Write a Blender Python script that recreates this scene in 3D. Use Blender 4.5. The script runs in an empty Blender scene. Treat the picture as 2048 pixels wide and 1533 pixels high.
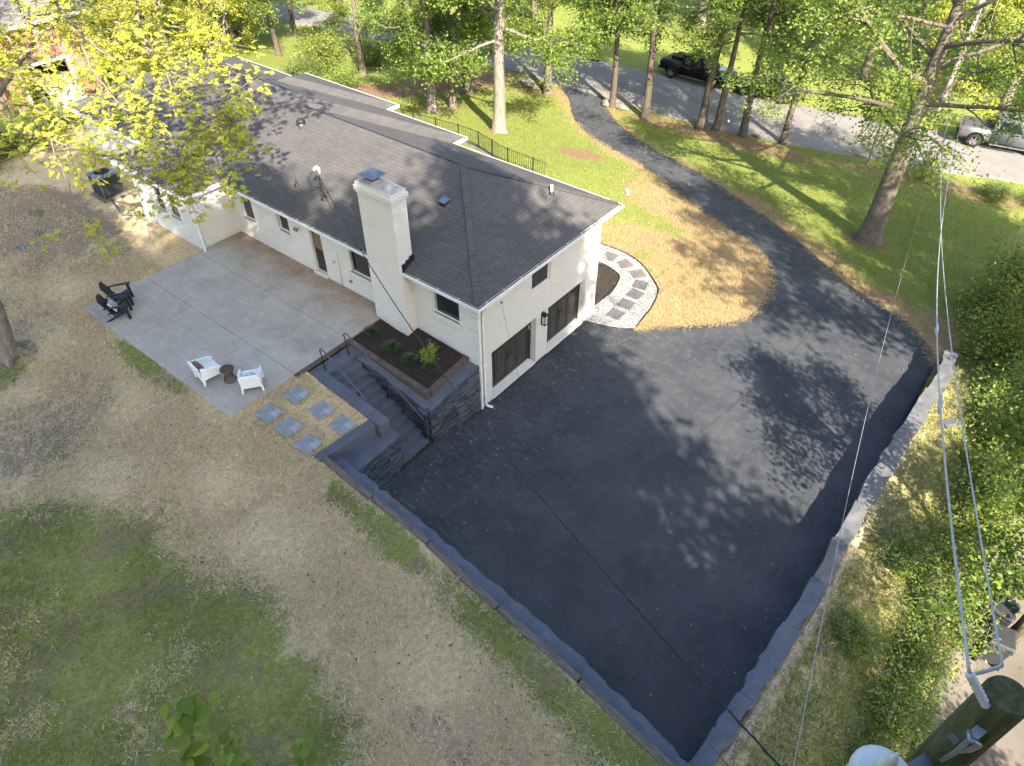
import bpy, bmesh, math, random
import numpy as np
from mathutils import Vector, Matrix

SC = bpy.context.scene
COL = SC.collection
R = math.radians

# ------------------------------------------------------------------ camera
CAM = np.array([-13.2247, -11.8758, 17.6])
PITCH, YAW = R(42.72), R(38.47)
cam_d = bpy.data.cameras.new('camera')
cam_o = bpy.data.objects.new('camera', cam_d)
COL.objects.link(cam_o)
cam_o.location = CAM
cam_d.sensor_width = 36.0
cam_d.lens = 1425.0 / 2048.0 * 36.0
cam_d.clip_start = 0.05
cam_d.clip_end = 2000
fw = Vector((math.cos(YAW) * math.cos(PITCH), math.sin(YAW) * math.cos(PITCH), -math.sin(PITCH)))
cam_o.rotation_euler = fw.to_track_quat('-Z', 'Y').to_euler()
SC.camera = cam_o

# ------------------------------------------------------------------ sky, sun, exposure
SUN_AZ, SUN_EL = R(57.0), R(38.0)          # the azimuth the shadows run to
world = bpy.data.worlds.new('World')
SC.world = world
world.use_nodes = True
wn = world.node_tree
bg = wn.nodes['Background']
sky = wn.nodes.new('ShaderNodeTexSky')
sky.sky_type = 'NISHITA'
sky.sun_disc = False
sky.sun_elevation = SUN_EL
sdir = Vector((-math.cos(SUN_AZ) * math.cos(SUN_EL), -math.sin(SUN_AZ) * math.cos(SUN_EL), math.sin(SUN_EL)))
sky.sun_rotation = math.atan2(sdir.x, sdir.y)
sky.air_density = 1.0
sky.dust_density = 2.0
sky.ozone_density = 1.0
wn.links.new(sky.outputs[0], bg.inputs[0])
bg.inputs[1].default_value = 0.14
sun_d = bpy.data.lights.new('sun', 'SUN')
sun_d.energy = 5.0
sun_d.angle = R(0.53)
sun_d.color = (1.0, 0.90, 0.75)
sun_o = bpy.data.objects.new('sun', sun_d)
COL.objects.link(sun_o)
sun_o.location = (-20, -30, 40)
sun_o.rotation_euler = (-sdir).to_track_quat('-Z', 'Y').to_euler()
vs = SC.view_settings
vs.view_transform = 'Standard'
vs.look = 'None'
vs.exposure = 2.2
vs.gamma = 1.0
vs.use_curve_mapping = False
SC.cycles.max_bounces = 6
SC.cycles.transparent_max_bounces = 4
SC.cycles.use_denoising = True

# ------------------------------------------------------------------ helpers
def sst(a, b, x):
    t = np.clip((np.asarray(x, float) - a) / (b - a), 0, 1)
    return t * t * (3 - 2 * t)

def zfront(x, y):
    x = np.asarray(x, float); y = np.asarray(y, float)
    fall = -1.5 * sst(9, 30, x + 0.05 * y)
    hump = 1.5 * sst(1.5, 10, y) * (1 - sst(9, 24, x)) + .35 * sst(.3, 3, y) * (1 - sst(8, 13, x))
    return fall + hump + 1.2 * sst(42, 75, x)

def zback(x, y):
    y = np.asarray(y, float)
    z = np.interp(y, [-30, -11.5, 1, 4.2, 60], [.9, 1.35, 1.85, 2.27, 2.27])
    w = sst(-3, 4, x) * sst(17, 21, y)
    return z * (1 - w) + zfront(4, y) * w

def zbank(x, y):
    """bank on the far side of the right hand wall, falling to the neighbour's lane"""
    x = np.asarray(x, float); y = np.asarray(y, float)
    h = .76 * (1 - sst(10, 15, x))
    prof = np.interp(y, [-60, -16.2, -15.2, -13.2, -12.2], [-.9, -.9, -.75, .75, 1.0])
    return np.where(prof > 0, prof * h, prof * (1 - sst(12, 20, x))) + zfront(x, -12.0)

def gz(x, y):
    return float(zfront(x, y))

def mesh_np(name, co, loops, starts, totals, mat, smooth=False):
    me = bpy.data.meshes.new(name)
    co = np.ascontiguousarray(co, dtype=np.float32)
    me.vertices.add(len(co)); me.vertices.foreach_set('co', co.ravel())
    me.loops.add(len(loops)); me.loops.foreach_set('vertex_index', np.asarray(loops, np.int32))
    me.polygons.add(len(starts)); me.polygons.foreach_set('loop_start', np.asarray(starts, np.int32))
    me.update(calc_edges=True)
    if mat: me.materials.append(mat)
    if smooth: me.polygons.foreach_set('use_smooth', np.ones(len(starts), bool))
    return me

def quads_np(name, co, faces, mat, smooth=False):
    f = np.asarray(faces, np.int32)
    k = f.shape[1]
    return mesh_np(name, co, f.ravel(), np.arange(0, f.size, k), None, mat, smooth)

def link(name, data, parent=None, loc=None, rz=0.0):
    o = bpy.data.objects.new(name, data)
    COL.objects.link(o)
    if parent is not None: o.parent = parent
    if loc is not None: o.location = loc
    if rz: o.rotation_euler = (0, 0, rz)
    return o

def tag(o, label=None, cat=None, group=None, kind=None):
    if label: o['label'] = label
    if cat: o['category'] = cat
    if group: o['group'] = group
    if kind: o['kind'] = kind
    return o

def thing(name, label, cat, loc=(0, 0, 0), rz=0.0, group=None):
    o = link(name, None, None, loc, rz)
    o.empty_display_size = 0.3
    return tag(o, label, cat, group)

class MB:
    """collects shapes for ONE mesh object"""
    def __init__(s): s.v = []; s.f = []
    def add(s, vs, fs):
        n = len(s.v); s.v += [tuple(map(float, p)) for p in vs]; s.f += [tuple(i + n for i in f) for f in fs]; return s
    def hexa(s, p):   # 8 points: bottom ring 0-3 ccw, top ring 4-7
        return s.add(p, [(3, 2, 1, 0), (4, 5, 6, 7), (0, 1, 5, 4), (1, 2, 6, 5), (2, 3, 7, 6), (3, 0, 4, 7)])
    def box(s, x0, x1, y0, y1, z0, z1):
        return s.hexa([(x0, y0, z0), (x1, y0, z0), (x1, y1, z0), (x0, y1, z0), (x0, y0, z1), (x1, y0, z1), (x1, y1, z1), (x0, y1, z1)])
    def beam(s, a, b, w, h, up=(0, 0, 1)):
        """bar from a to b, w across and h thick (centred)"""
        a = Vector(a); b = Vector(b); d = (b - a).normalized(); u = Vector(up)
        sd = d.cross(u).normalized(); u = sd.cross(d).normalized()
        P = []
        for q in (a, b):
            for i, j in ((-1, -1), (1, -1), (1, 1), (-1, 1)):
                P.append(q + sd * (w / 2 * i) + u * (h / 2 * j))
        return s.add(P, [(3, 2, 1, 0), (4, 5, 6, 7), (0, 1, 5, 4), (1, 2, 6, 5), (2, 3, 7, 6), (3, 0, 4, 7)])
    def tube(s, path, rad, n=8, cap=True):
        P = [Vector(p) for p in path]
        if not hasattr(rad, '__len__'): rad = [rad] * len(P)
        ref = None; vs = []
        for i, p in enumerate(P):
            d = (P[min(i + 1, len(P) - 1)] - P[max(i - 1, 0)])
            d = d.normalized() if d.length > 1e-9 else Vector((0, 0, 1))
            if ref is None:
                ref = d.orthogonal().normalized()
            ref = (ref - d * ref.dot(d))
            ref = ref.normalized() if ref.length > 1e-6 else d.orthogonal().normalized()
            bt = d.cross(ref)
            for k in range(n):
                a = 2 * math.pi * k / n
                vs.append(p + (ref * math.cos(a) + bt * math.sin(a)) * rad[i])
        fs = []
        for i in range(len(P) - 1):
            for k in range(n):
                a = i * n + k; b = i * n + (k + 1) % n
                fs.append((a, b, b + n, a + n))
        if cap:
            fs.append(tuple(range(n - 1, -1, -1))); m = (len(P) - 1) * n; fs.append(tuple(range(m, m + n)))
        return s.add(vs, fs)
    def lathe(s, prof, c=(0, 0, 0), n=16, cap=True):
        vs = []; fs = []
        for r, z in prof:
            for k in range(n):
                a = 2 * math.pi * k / n
                vs.append((c[0] + r * math.cos(a), c[1] + r * math.sin(a), c[2] + z))
        for i in range(len(prof) - 1):
            for k in range(n):
                a = i * n + k; b = i * n + (k + 1) % n
                fs.append((a, b, b + n, a + n))
        if cap:
            fs.append(tuple(range(n - 1, -1, -1))); m = (len(prof) - 1) * n; fs.append(tuple(range(m, m + n)))
        return s.add(vs, fs)
    def prism(s, poly, z0, z1):
        n = len(poly)
        vs = [(p[0], p[1], z0) for p in poly] + [(p[0], p[1], z1) for p in poly]
        fs = [tuple(range(n - 1, -1, -1)), tuple(range(n, 2 * n))] + [(i, (i + 1) % n, (i + 1) % n + n, i + n) for i in range(n)]
        return s.add(vs, fs)
    def xform(s, M):
        s.v = [tuple(M @ Vector(p)) for p in s.v]; return s
    def mesh(s, name, mat, smooth=False):
        me = bpy.data.meshes.new(name); me.from_pydata(s.v, [], s.f)
        if mat: me.materials.append(mat)
        if smooth: me.polygons.foreach_set('use_smooth', [True] * len(me.polygons))
        me.update(); return me
    def build(s, name, mat, parent=None, bevel=0.0, smooth=False, seg=2, loc=None, rz=0.0):
        o = link(name, s.mesh(name, mat, smooth), parent, loc, rz)
        if bevel:
            m = o.modifiers.new('bevel', 'BEVEL'); m.width = bevel; m.segments = seg; m.limit_method = 'ANGLE'; m.angle_limit = R(35)
        return o
    def top(s, name, mat, label=None, cat=None, group=None, kind=None, bevel=0.0, smooth=False):
        """a top-level object in one mesh, its origin put at the middle of its base"""
        a = np.array(s.v); c = (a.min(0) + a.max(0)) / 2; c[2] = a[:, 2].min()
        s.v = [tuple(p) for p in (a - c)]
        o = s.build(name, mat, None, bevel, smooth, loc=tuple(c))
        return tag(o, label, cat, group, kind)

def copy_tree(o, parent=None):
    c = o.copy(); COL.objects.link(c); c.parent = parent
    for ch in list(o.children): copy_tree(ch, c)
    return c

def smooth_line(pts, n=8):
    """Catmull-Rom through points"""
    P = [np.array(p, float) for p in pts]; P = [2 * P[0] - P[1]] + P + [2 * P[-1] - P[-2]]
    out = []
    for i in range(1, len(P) - 2):
        for k in range(n):
            t = k / n
            out.append(.5 * ((2 * P[i]) + (-P[i - 1] + P[i + 1]) * t + (2 * P[i - 1] - 5 * P[i] + 4 * P[i + 1] - P[i + 2]) * t * t + (-P[i - 1] + 3 * P[i] - 3 * P[i + 1] + P[i + 2]) * t ** 3))
    out.append(P[-2]); return np.array(out)

def inpoly(x, y, poly):
    x = np.asarray(x); y = np.asarray(y); c = np.zeros(x.shape, bool); n = len(poly); j = n - 1
    for i in range(n):
        xi, yi = poly[i][0], poly[i][1]; xj, yj = poly[j][0], poly[j][1]
        m = ((yi > y) != (yj > y)); d = (yj - yi) if yj != yi else 1e-12
        c ^= m & (x < (xj - xi) * (y - yi) / d + xi); j = i
    return c

def dist_line(x, y, line, closed=False):
    """distance to a polyline and the closest point on it"""
    x = np.asarray(x, float); y = np.asarray(y, float)
    best = np.full(x.shape, 1e9); bx = np.zeros(x.shape); by = np.zeros(x.shape)
    L = [(p[0], p[1]) for p in line]
    if closed: L = L + [L[0]]
    for a, b in zip(L[:-1], L[1:]):
        dx, dy = b[0] - a[0], b[1] - a[1]; q = dx * dx + dy * dy + 1e-12
        t = np.clip(((x - a[0]) * dx + (y - a[1]) * dy) / q, 0, 1)
        cx, cy = a[0] + t * dx, a[1] + t * dy; d = np.hypot(x - cx, y - cy)
        m = d < best; best = np.where(m, d, best); bx = np.where(m, cx, bx); by = np.where(m, cy, by)
    return best, bx, by

def sheet(name, poly, zf, off, res, mat, skirt=0.0):
    """a flat-lying sheet cut to an outline, draped on zf; outline vertices lie exactly on the outline"""
    P = np.array([(p[0], p[1]) for p in poly]); lo = P.min(0) - res; hi = P.max(0) + res
    xs = np.arange(lo[0], hi[0] + res, res); ys = np.arange(lo[1], hi[1] + res, res)
    X, Y = np.meshgrid(xs, ys, indexing='ij'); ins = inpoly(X, Y, P)
    d, bx, by = dist_line(X, Y, P, True)
    near = d < .35 * res
    keep = ins[:-1, :-1] | ins[1:, :-1] | ins[1:, 1:] | ins[:-1, 1:]
    sn = (~ins) | near
    X2 = np.where(sn, bx, X); Y2 = np.where(sn, by, Y)
    idx = -np.ones(X.shape, int); nx, ny = X.shape
    I, J = np.nonzero(keep)
    q = np.stack([I * ny + J, (I + 1) * ny + J, (I + 1) * ny + J + 1, I * ny + J + 1], 1)
    used = np.unique(q); mp = -np.ones(nx * ny, int); mp[used] = np.arange(len(used))
    x = X2.ravel()[used]; y = Y2.ravel()[used]
    co = np.stack([x, y, zf(x, y) + off], 1)
    me = quads_np(name, co, mp[q], mat, True)
    bm = bmesh.new(); bm.from_mesh(me); bmesh.ops.remove_doubles(bm, verts=bm.verts, dist=.002)
    if skirt:
        e = [e for e in bm.edges if e.is_boundary]
        g = bmesh.ops.extrude_edge_only(bm, edges=e)
        for v in g['geom']:
            if isinstance(v, bmesh.types.BMVert): v.co.z -= skirt
    bm.to_mesh(me); bm.free()
    return link(name, me)

# ------------------------------------------------------------------ materials
class NT:
    def __init__(s, name):
        s.m = bpy.data.materials.new(name); s.m.use_nodes = True; s.t = s.m.node_tree; s.n = s.t.nodes; s.b = s.n['Principled BSDF']
        s.b.inputs['Specular IOR Level'].default_value = .25
    def new(s, t, **kw):
        n = s.n.new(t)
        for k, v in kw.items(): setattr(n, k, v)
        return n
    def put(s, inp, v):
        if isinstance(v, bpy.types.NodeSocket): s.t.links.new(v, inp)
        elif isinstance(v, (tuple, list)): inp.default_value = tuple(v) + (1,) if (len(v) == 3 and inp.type == 'RGBA') else tuple(v)
        else: inp.default_value = v
    def pos(s): return s.new('ShaderNodeNewGeometry').outputs['Position']
    def obj(s): return s.new('ShaderNodeTexCoord').outputs['Object']
    def noise(s, vec, scale, detail=4, rough=.55, dist=0):
        n = s.new('ShaderNodeTexNoise'); s.put(n.inputs['Vector'], vec); s.put(n.inputs['Scale'], scale); s.put(n.inputs['Detail'], detail); s.put(n.inputs['Roughness'], rough); s.put(n.inputs['Distortion'], dist)
        return n.outputs['Fac']
    def vor(s, vec, scale, feat='F1', out='Distance'):
        n = s.new('ShaderNodeTexVoronoi', feature=feat); s.put(n.inputs['Vector'], vec); s.put(n.inputs['Scale'], scale); return n.outputs[out]
    def ramp(s, fac, stops):
        n = s.new('ShaderNodeValToRGB'); s.put(n.inputs[0], fac); e = n.color_ramp.elements
        while len(e) < len(stops): e.new(.5)
        for k, (p, c) in enumerate(stops):
            e[k].position = p; e[k].color = (c, c, c, 1) if not hasattr(c, '__len__') else tuple(c) + (1,)
        return n.outputs[0]
    def mix(s, fac, a, b, mode='MIX'):
        n = s.new('ShaderNodeMix', data_type='RGBA', blend_type=mode); s.put(n.inputs[0], fac); s.put(n.inputs[6], a); s.put(n.inputs[7], b); return n.outputs[2]
    def math(s, op, a, b=0.0, c=0.0):
        n = s.new('ShaderNodeMath', operation=op); s.put(n.inputs[0], a); s.put(n.inputs[1], b); s.put(n.inputs[2], c); return n.outputs[0]
    def sep(s, v):
        n = s.new('ShaderNodeSeparateXYZ'); s.put(n.inputs[0], v); return n.outputs
    def comb(s, x, y, z):
        n = s.new('ShaderNodeCombineXYZ'); s.put(n.inputs[0], x); s.put(n.inputs[1], y); s.put(n.inputs[2], z); return n.outputs[0]
    def scale(s, v, k):
        n = s.new('ShaderNodeVectorMath', operation='MULTIPLY'); s.put(n.inputs[0], v); n.inputs[1].default_value = k; return n.outputs[0]
    def attr(s, name):
        n = s.new('ShaderNodeAttribute', attribute_name=name); return n.outputs['Fac']
    def bump(s, h, strength, dist=.02):
        n = s.new('ShaderNodeBump'); s.put(n.inputs['Height'], h); n.inputs['Strength'].default_value = strength; n.inputs['Distance'].default_value = dist
        s.put(s.b.inputs['Normal'], n.outputs[0]); return n.outputs[0]
    def done(s, color=None, rough=.8, metal=0.0, spec=None):
        if color is not None: s.put(s.b.inputs['Base Color'], color)
        s.put(s.b.inputs['Roughness'], rough); s.put(s.b.inputs['Metallic'], metal)
        if spec is not None: s.b.inputs['Specular IOR Level'].default_value = spec
        return s.m

def plain(name, col, rough=.6, metal=0.0, var=.18, scale=6.0, bump=.0, bscale=60):
    n = NT(name); o = n.obj(); f = n.noise(o, scale, 5)
    c = n.mix(n.ramp(f, [(.3, 0), (.7, 1)]), tuple(x * (1 - var) for x in col), tuple(min(1, x * (1 + var)) for x in col))
    if bump: n.bump(n.noise(o, bscale, 4), bump, .01)
    return n.done(c, rough, metal)

def mat_asphalt():
    n = NT('sealed_asphalt'); p = n.pos()
    big = n.noise(p, .55, 5, .6, .4); mid = n.noise(p, 3.2, 6, .65); fine = n.noise(p, 70, 3, .7)
    c = n.mix(n.ramp(big, [(.35, 0), (.7, 1)]), (.024, .027, .032), (.046, .048, .052))
    c = n.mix(n.math('MULTIPLY', n.ramp(mid, [(.48, 0), (.72, 1)]), .55), c, (.068, .068, .072))
    c = n.mix(n.ramp(n.noise(p, 26, 2, .5), [(.7, 0), (.78, 1)]), c, (.075, .075, .076))
    # scuffs and dust dragged out of the garage, a resurfaced strip, drips
    s3 = n.sep(p); near = n.ramp(n.math('ADD', n.math('MULTIPLY', s3[1], .14), .95), [(.25, 0), (.9, 1)])
    c = n.mix(n.math('MULTIPLY', near, n.ramp(n.noise(n.scale(p, (1.6, .7, 1)), 5, 7, .8, .8), [(.56, 0), (.66, .8)])), c, (.19, .19, .19))
    c = n.mix(n.ramp(n.noise(p, 1.1, 6, .7, 1.2), [(.6, 0), (.72, .45)]), c, (.075, .08, .092))
    c = n.mix(n.ramp(n.noise(n.scale(p, (.25, 1.6, 1)), 1.4, 5, .6), [(.62, 0), (.7, .5)]), c, (.022, .023, .026))
    # pale flecks and small litter
    v = n.vor(p, 2.2); c = n.mix(n.ramp(v, [(.02, 1), (.03, 0)]), c, (.2, .18, .15))
    # hairline cracks
    wv = n.new('ShaderNodeVectorMath', operation='ADD'); n.put(wv.inputs[0], p)
    nz = n.new('ShaderNodeTexNoise'); n.put(nz.inputs['Vector'], p); nz.inputs['Scale'].default_value = 1.2; n.put(wv.inputs[1], nz.outputs['Color'])
    cr = n.ramp(n.vor(wv.outputs[0], .38, 'DISTANCE_TO_EDGE'), [(.0, 1), (.0035, 0)])
    c = n.mix(n.math('MULTIPLY', cr, n.ramp(n.noise(p, .5, 3), [(.45, 0), (.62, .7)])), c, (.012, .012, .013))
    n.bump(n.math('ADD', n.math('MULTIPLY', fine, .7), n.math('MULTIPLY', cr, -1.5)), .55, .012)
    return n.done(c, n.ramp(mid, [(.3, .62), (.7, .9)]), spec=.3)

def mat_street():
    n = NT('street_asphalt'); p = n.pos()
    c = n.mix(n.ramp(n.noise(p, .35, 5, .6), [(.3, 0), (.7, 1)]), (.125, .117, .108), (.185, .17, .155))
    c = n.mix(n.ramp(n.noise(p, 9, 4), [(.55, 0), (.75, 1)]), c, (.21, .19, .17))
    n.bump(n.noise(p, 50, 3), .4, .01)
    return n.done(c, .9)

def mat_concrete():
    n = NT('patio_concrete'); p = n.pos(); s = n.sep(p)
    c = n.mix(n.ramp(n.noise(p, .7, 6, .62, .6), [(.3, 0), (.72, 1)]), (.235, .21, .18), (.345, .315, .275))
    streak = n.noise(n.scale(p, (3.2, .8, 1)), 1.6, 6, .68, .9)
    c = n.mix(n.math('MULTIPLY', n.ramp(streak, [(.5, 0), (.75, 1)]), .38), c, (.44, .415, .39))
    streak2 = n.noise(n.scale(p, (.9, 3.0, 1)), 1.3, 6, .68, 1.1)
    c = n.mix(n.math('MULTIPLY', n.ramp(streak2, [(.56, 0), (.78, 1)]), .25), c, (.45, .43, .41))
    # rusty soil stain that washed off the flower bed and lies along the house
    w = n.math('MULTIPLY', n.ramp(n.math('ADD', s[0], n.math('MULTIPLY', n.noise(p, .8, 4, .6), 2.6)), [(.0, 0), (.999, 1)]), n.ramp(n.noise(p, 1.7, 5, .6), [(.32, .25), (.6, 1)]))
    c = n.mix(n.math('MULTIPLY', w, .85), c, (.21, .13, .075))
    c = n.mix(n.ramp(n.noise(p, 11, 3), [(.62, 0), (.8, .5)]), c, (.17, .155, .145))
    n.bump(n.math('ADD', n.noise(p, 45, 4), n.math('MULTIPLY', streak, .7)), .35, .006)
    return n.done(c, .82)

def mat_shingle():
    n = NT('asphalt_shingle'); g = n.new('ShaderNodeNewGeometry'); p = g.outputs['Position']; s = n.sep(p); nn = n.sep(g.outputs['True Normal'])
    isx = n.math('GREATER_THAN', n.math('ABSOLUTE', nn[0]), n.math('ABSOLUTE', nn[1]))
    u = n.math('ADD', n.math('MULTIPLY', isx, s[1]), n.math('MULTIPLY', n.math('SUBTRACT', 1.0, isx), s[0]))
    crs = n.math('DIVIDE', s[2], .0615)
    row = n.math('FLOOR', crs); fr = n.math('FRACT', crs)
    br = n.new('ShaderNodeTexWhiteNoise', noise_dimensions='1D'); n.put(br.inputs['W'], row)
    uu = n.math('ADD', n.math('DIVIDE', u, .31), n.math('MULTIPLY', br.outputs['Value'], 7.0))
    tab = n.math('FLOOR', uu); wn2 = n.new('ShaderNodeTexWhiteNoise', noise_dimensions='2D'); n.put(wn2.inputs['Vector'], n.comb(tab, row, 0))
    c = n.mix(wn2.outputs['Value'], (.04, .039, .041), (.056, .054, .054))
    c = n.mix(n.math('MULTIPLY', n.ramp(n.noise(p, .6, 4), [(.3, 0), (.7, 1)]), .4), c, (.082, .076, .073))
    c = n.mix(n.ramp(n.noise(p, 120, 2), [(.45, 0), (.75, .6)]), c, (.16, .15, .145))
    c = n.mix(n.math('MULTIPLY', n.ramp(n.noise(n.comb(n.math('MULTIPLY', u, 2.2), n.math('MULTIPLY', s[2], .5), 0), 1.6, 5, .65), [(.5, 0), (.75, 1)]), .4), c, (.04, .039, .041))
    edge = n.ramp(fr, [(.0, 1), (.14, 0)])
    c = n.mix(n.math('MULTIPLY', edge, .6), c, (.022, .021, .022))
    gap = n.ramp(n.math('FRACT', uu), [(.0, 1), (.03, 0)])
    c = n.mix(n.math('MULTIPLY', gap, .35), c, (.03, .03, .03))
    h = n.math('ADD', n.math('SUBTRACT', 1.0, fr), n.math('MULTIPLY', wn2.outputs['Value'], .5))
    n.bump(h, .5, .012)
    return n.done(c, .95, spec=.15)

def mat_brick():
    n = NT('white_painted_brick'); g = n.new('ShaderNodeNewGeometry'); p = g.outputs['Position']; s = n.sep(p); nn = n.sep(g.outputs['True Normal'])
    isx = n.math('GREATER_THAN', n.math('ABSOLUTE', nn[0]), .5)
    u = n.math('ADD', n.math('MULTIPLY', isx, s[1]), n.math('MULTIPLY', n.math('SUBTRACT', 1.0, isx), s[0]))
    b = n.new('ShaderNodeTexBrick'); n.put(b.inputs['Vector'], n.comb(u, s[2], 0)); b.inputs['Scale'].default_value = 1.0
    b.inputs['Brick Width'].default_value = .215; b.inputs['Row Height'].default_value = .075; b.inputs['Mortar Size'].default_value = .009; b.inputs['Mortar Smooth'].default_value = .35
    b.inputs['Color1'].default_value = (.58, .566, .53, 1); b.inputs['Color2'].default_value = (.54, .525, .49, 1); b.inputs['Mortar'].default_value = (.37, .36, .335, 1)
    c = n.mix(n.math('MULTIPLY', n.ramp(n.noise(p, 1.3, 5, .6), [(.45, 0), (.8, 1)]), .25), b.outputs['Color'], (.42, .4, .355))
    dirt = n.math('MULTIPLY', n.ramp(n.math('ADD', n.math('FRACT', n.math('MULTIPLY', s[2], .0)), n.noise(p, 7, 4)), [(.62, 0), (.85, .5)]), .5)
    c = n.mix(dirt, c, (.38, .35, .3))
    n.bump(n.math('ADD', n.math('MULTIPLY', b.outputs['Fac'], -1.0), n.math('MULTIPLY', n.noise(p, 35, 4), .35)), .65, .012)
    return n.done(c, .62)

def mat_paintgrey(name='slate_painted_concrete', a=(.058, .066, .084), b=(.088, .098, .122)):
    n = NT(name); p = n.pos()
    c = n.mix(n.ramp(n.noise(p, 2.0, 6, .6, .3), [(.3, 0), (.7, 1)]), a, b)
    c = n.mix(n.ramp(n.noise(n.scale(p, (1, 1, 1)), 14, 4), [(.62, 0), (.78, .6)]), c, (.13, .125, .12))
    n.bump(n.noise(p, 22, 5, .6), .5, .012)
    return n.done(c, .72)

def mat_ground(name, front):
    n = NT(name); p = n.pos()
    green = n.attr('green'); straw = n.attr('straw'); dirt = n.attr('dirt')
    f1 = n.noise(p, 1.1, 6, .65, .5); f2 = n.noise(p, 8, 5, .7); f3 = n.noise(p, 30, 4, .75)
    if front:
        gr = n.mix(n.ramp(f1, [(.3, 0), (.7, 1)]), (.13, .165, .032), (.185, .222, .05))
        gr = n.mix(n.ramp(f2, [(.4, 0), (.75, .8)]), gr, (.24, .25, .08))
        st = n.mix(n.ramp(f2, [(.3, 0), (.7, 1)]), (.235, .165, .078), (.35, .255, .13))
        di = n.mix(f2, (.16, .095, .06), (.27, .165, .11))
    else:
        gr = n.mix(n.ramp(f1, [(.3, 0), (.7, 1)]), (.15, .172, .036), (.235, .245, .064))
        gr = n.mix(n.ramp(f2, [(.45, 0), (.75, .8)]), gr, (.36, .3, .16))
        st = n.mix(n.ramp(f2, [(.28, 0), (.72, 1)]), (.4, .3, .165), (.68, .53, .31))
        st = n.mix(n.ramp(f1, [(.5, 0), (.75, .6)]), st, (.37, .28, .17))
        di = n.mix(f2, (.16, .122, .082), (.33, .255, .175))
    wob = n.math('MULTIPLY', n.math('SUBTRACT', n.noise(p, 2.6, 6, .7), .5), 1.1)
    wob = n.math('ADD', wob, n.math('MULTIPLY', n.math('SUBTRACT', n.noise(p, 9, 5, .75), .5), .9))
    if not front:
        gr = n.mix(n.math('MULTIPLY', n.ramp(n.noise(p, .75, 6, .72, .6), [(.5, 0), (.62, 1)]), .75), gr, n.mix(f2, (.15, .115, .07), (.3, .23, .145)))
    def m(a): return n.ramp(n.math('ADD', a, wob), [(.36, 0), (.64, 1)])
    c = n.mix(m(green), st, gr)
    c = n.mix(n.ramp(n.math('ADD', straw, wob), [(.36, 0), (.64, 1)]), c, st)
    c = n.mix(m(dirt), c, di)
    c = n.mix(n.ramp(f3, [(.36, .6), (.56, 0)]), c, n.mix(1.0, c, (.5, .47, .43), 'MULTIPLY'))
    n.bump(n.math('ADD', f2, n.math('MULTIPLY', f3, .8)), .9, .05)
    return n.done(c, .95, spec=.1)

def mat_leaf(name, a, b, c3, trans=.45, sun=(1.25, 1.3, .7)):
    n = NT(name); g = n.new('ShaderNodeNewGeometry'); r = g.outputs['Random Per Island']
    col = n.ramp(r, [(0, a), (.5, b), (1, c3)])
    n.put(n.b.inputs['Base Color'], col); n.b.inputs['Roughness'].default_value = .55; n.b.inputs['Specular IOR Level'].default_value = .3
    t = n.new('ShaderNodeBsdfTranslucent'); n.put(t.inputs[0], n.mix(1.0, col, sun, 'MULTIPLY'))
    mx = n.new('ShaderNodeMixShader'); mx.inputs[0].default_value = trans
    n.t.links.new(n.b.outputs[0], mx.inputs[1]); n.t.links.new(t.outputs[0], mx.inputs[2])
    n.t.links.new(mx.outputs[0], n.n['Material Output'].inputs[0])
    return n.m

def mat_bark(name, a, b):
    n = NT(name); o = n.obj(); st = n.noise(n.scale(o, (1, 1, .18)), 14, 6, .7, .4)
    c = n.mix(n.ramp(st, [(.35, 0), (.65, 1)]), a, b)
    c = n.mix(n.ramp(n.noise(o, 1.6, 4), [(.55, 0), (.75, .5)]), c, tuple(x * .6 for x in a))
    n.bump(st, .9, .04); return n.done(c, .95, spec=.1)

def mat_timber(name, a, b):
    n = NT(name); o = n.obj(); st = n.noise(n.scale(o, (9, .5, 9)), 3, 6, .65, .2)
    c = n.mix(n.ramp(st, [(.35, 0), (.65, 1)]), a, b)
    c = n.mix(n.ramp(n.noise(o, 2.5, 5), [(.55, 0), (.8, .7)]), c, tuple(x * .5 for x in a))
    n.bump(st, .7, .02); return n.done(c, .9, spec=.15)

def mat_stone():
    n = NT('slate_painted_stone'); o = n.pos(); oi = n.new('ShaderNodeObjectInfo')
    c = n.mix(oi.outputs['Random'], (.026, .029, .036), (.075, .082, .1))
    c = n.mix(n.ramp(n.noise(o, 9, 5), [(.5, 0), (.8, .6)]), c, (.1, .108, .125))
    n.bump(n.noise(o, 30, 5, .65), .7, .02); return n.done(c, .8)

def mat_glass(name='window_glass', tint=(.012, .013, .014)):
    n = NT(name); o = n.obj()
    return n.done(n.mix(n.noise(o, .8, 2), tint, tuple(x * 2.2 for x in tint)), .06, spec=.6)

def mat_mulch():
    n = NT('bark_mulch'); p = n.pos()
    c = n.mix(n.ramp(n.noise(p, 16, 5, .7), [(.3, 0), (.7, 1)]), (.016, .013, .011), (.05, .041, .034))
    c = n.mix(n.ramp(n.vor(p, 13), [(.06, .8), (.1, 0)]), c, (.14, .115, .09))
    n.bump(n.noise(p, 30, 5, .7), 1.0, .04); return n.done(c, .95, spec=.1)

def mat_gravel():
    n = NT('white_gravel'); p = n.pos()
    v = n.new('ShaderNodeTexVoronoi'); n.put(v.inputs['Vector'], p); v.inputs['Scale'].default_value = 17
    c = n.mix(n.sep(v.outputs['Color'])[0], (.14, .14, .141), (.215, .214, .213))
    c = n.mix(n.ramp(v.outputs['Distance'], [(.45, 0), (.75, .8)]), c, (.07, .07, .07))
    n.bump(n.math('SUBTRACT', 1.0, v.outputs['Distance']), .9, .04); return n.done(c, .85)

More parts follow.
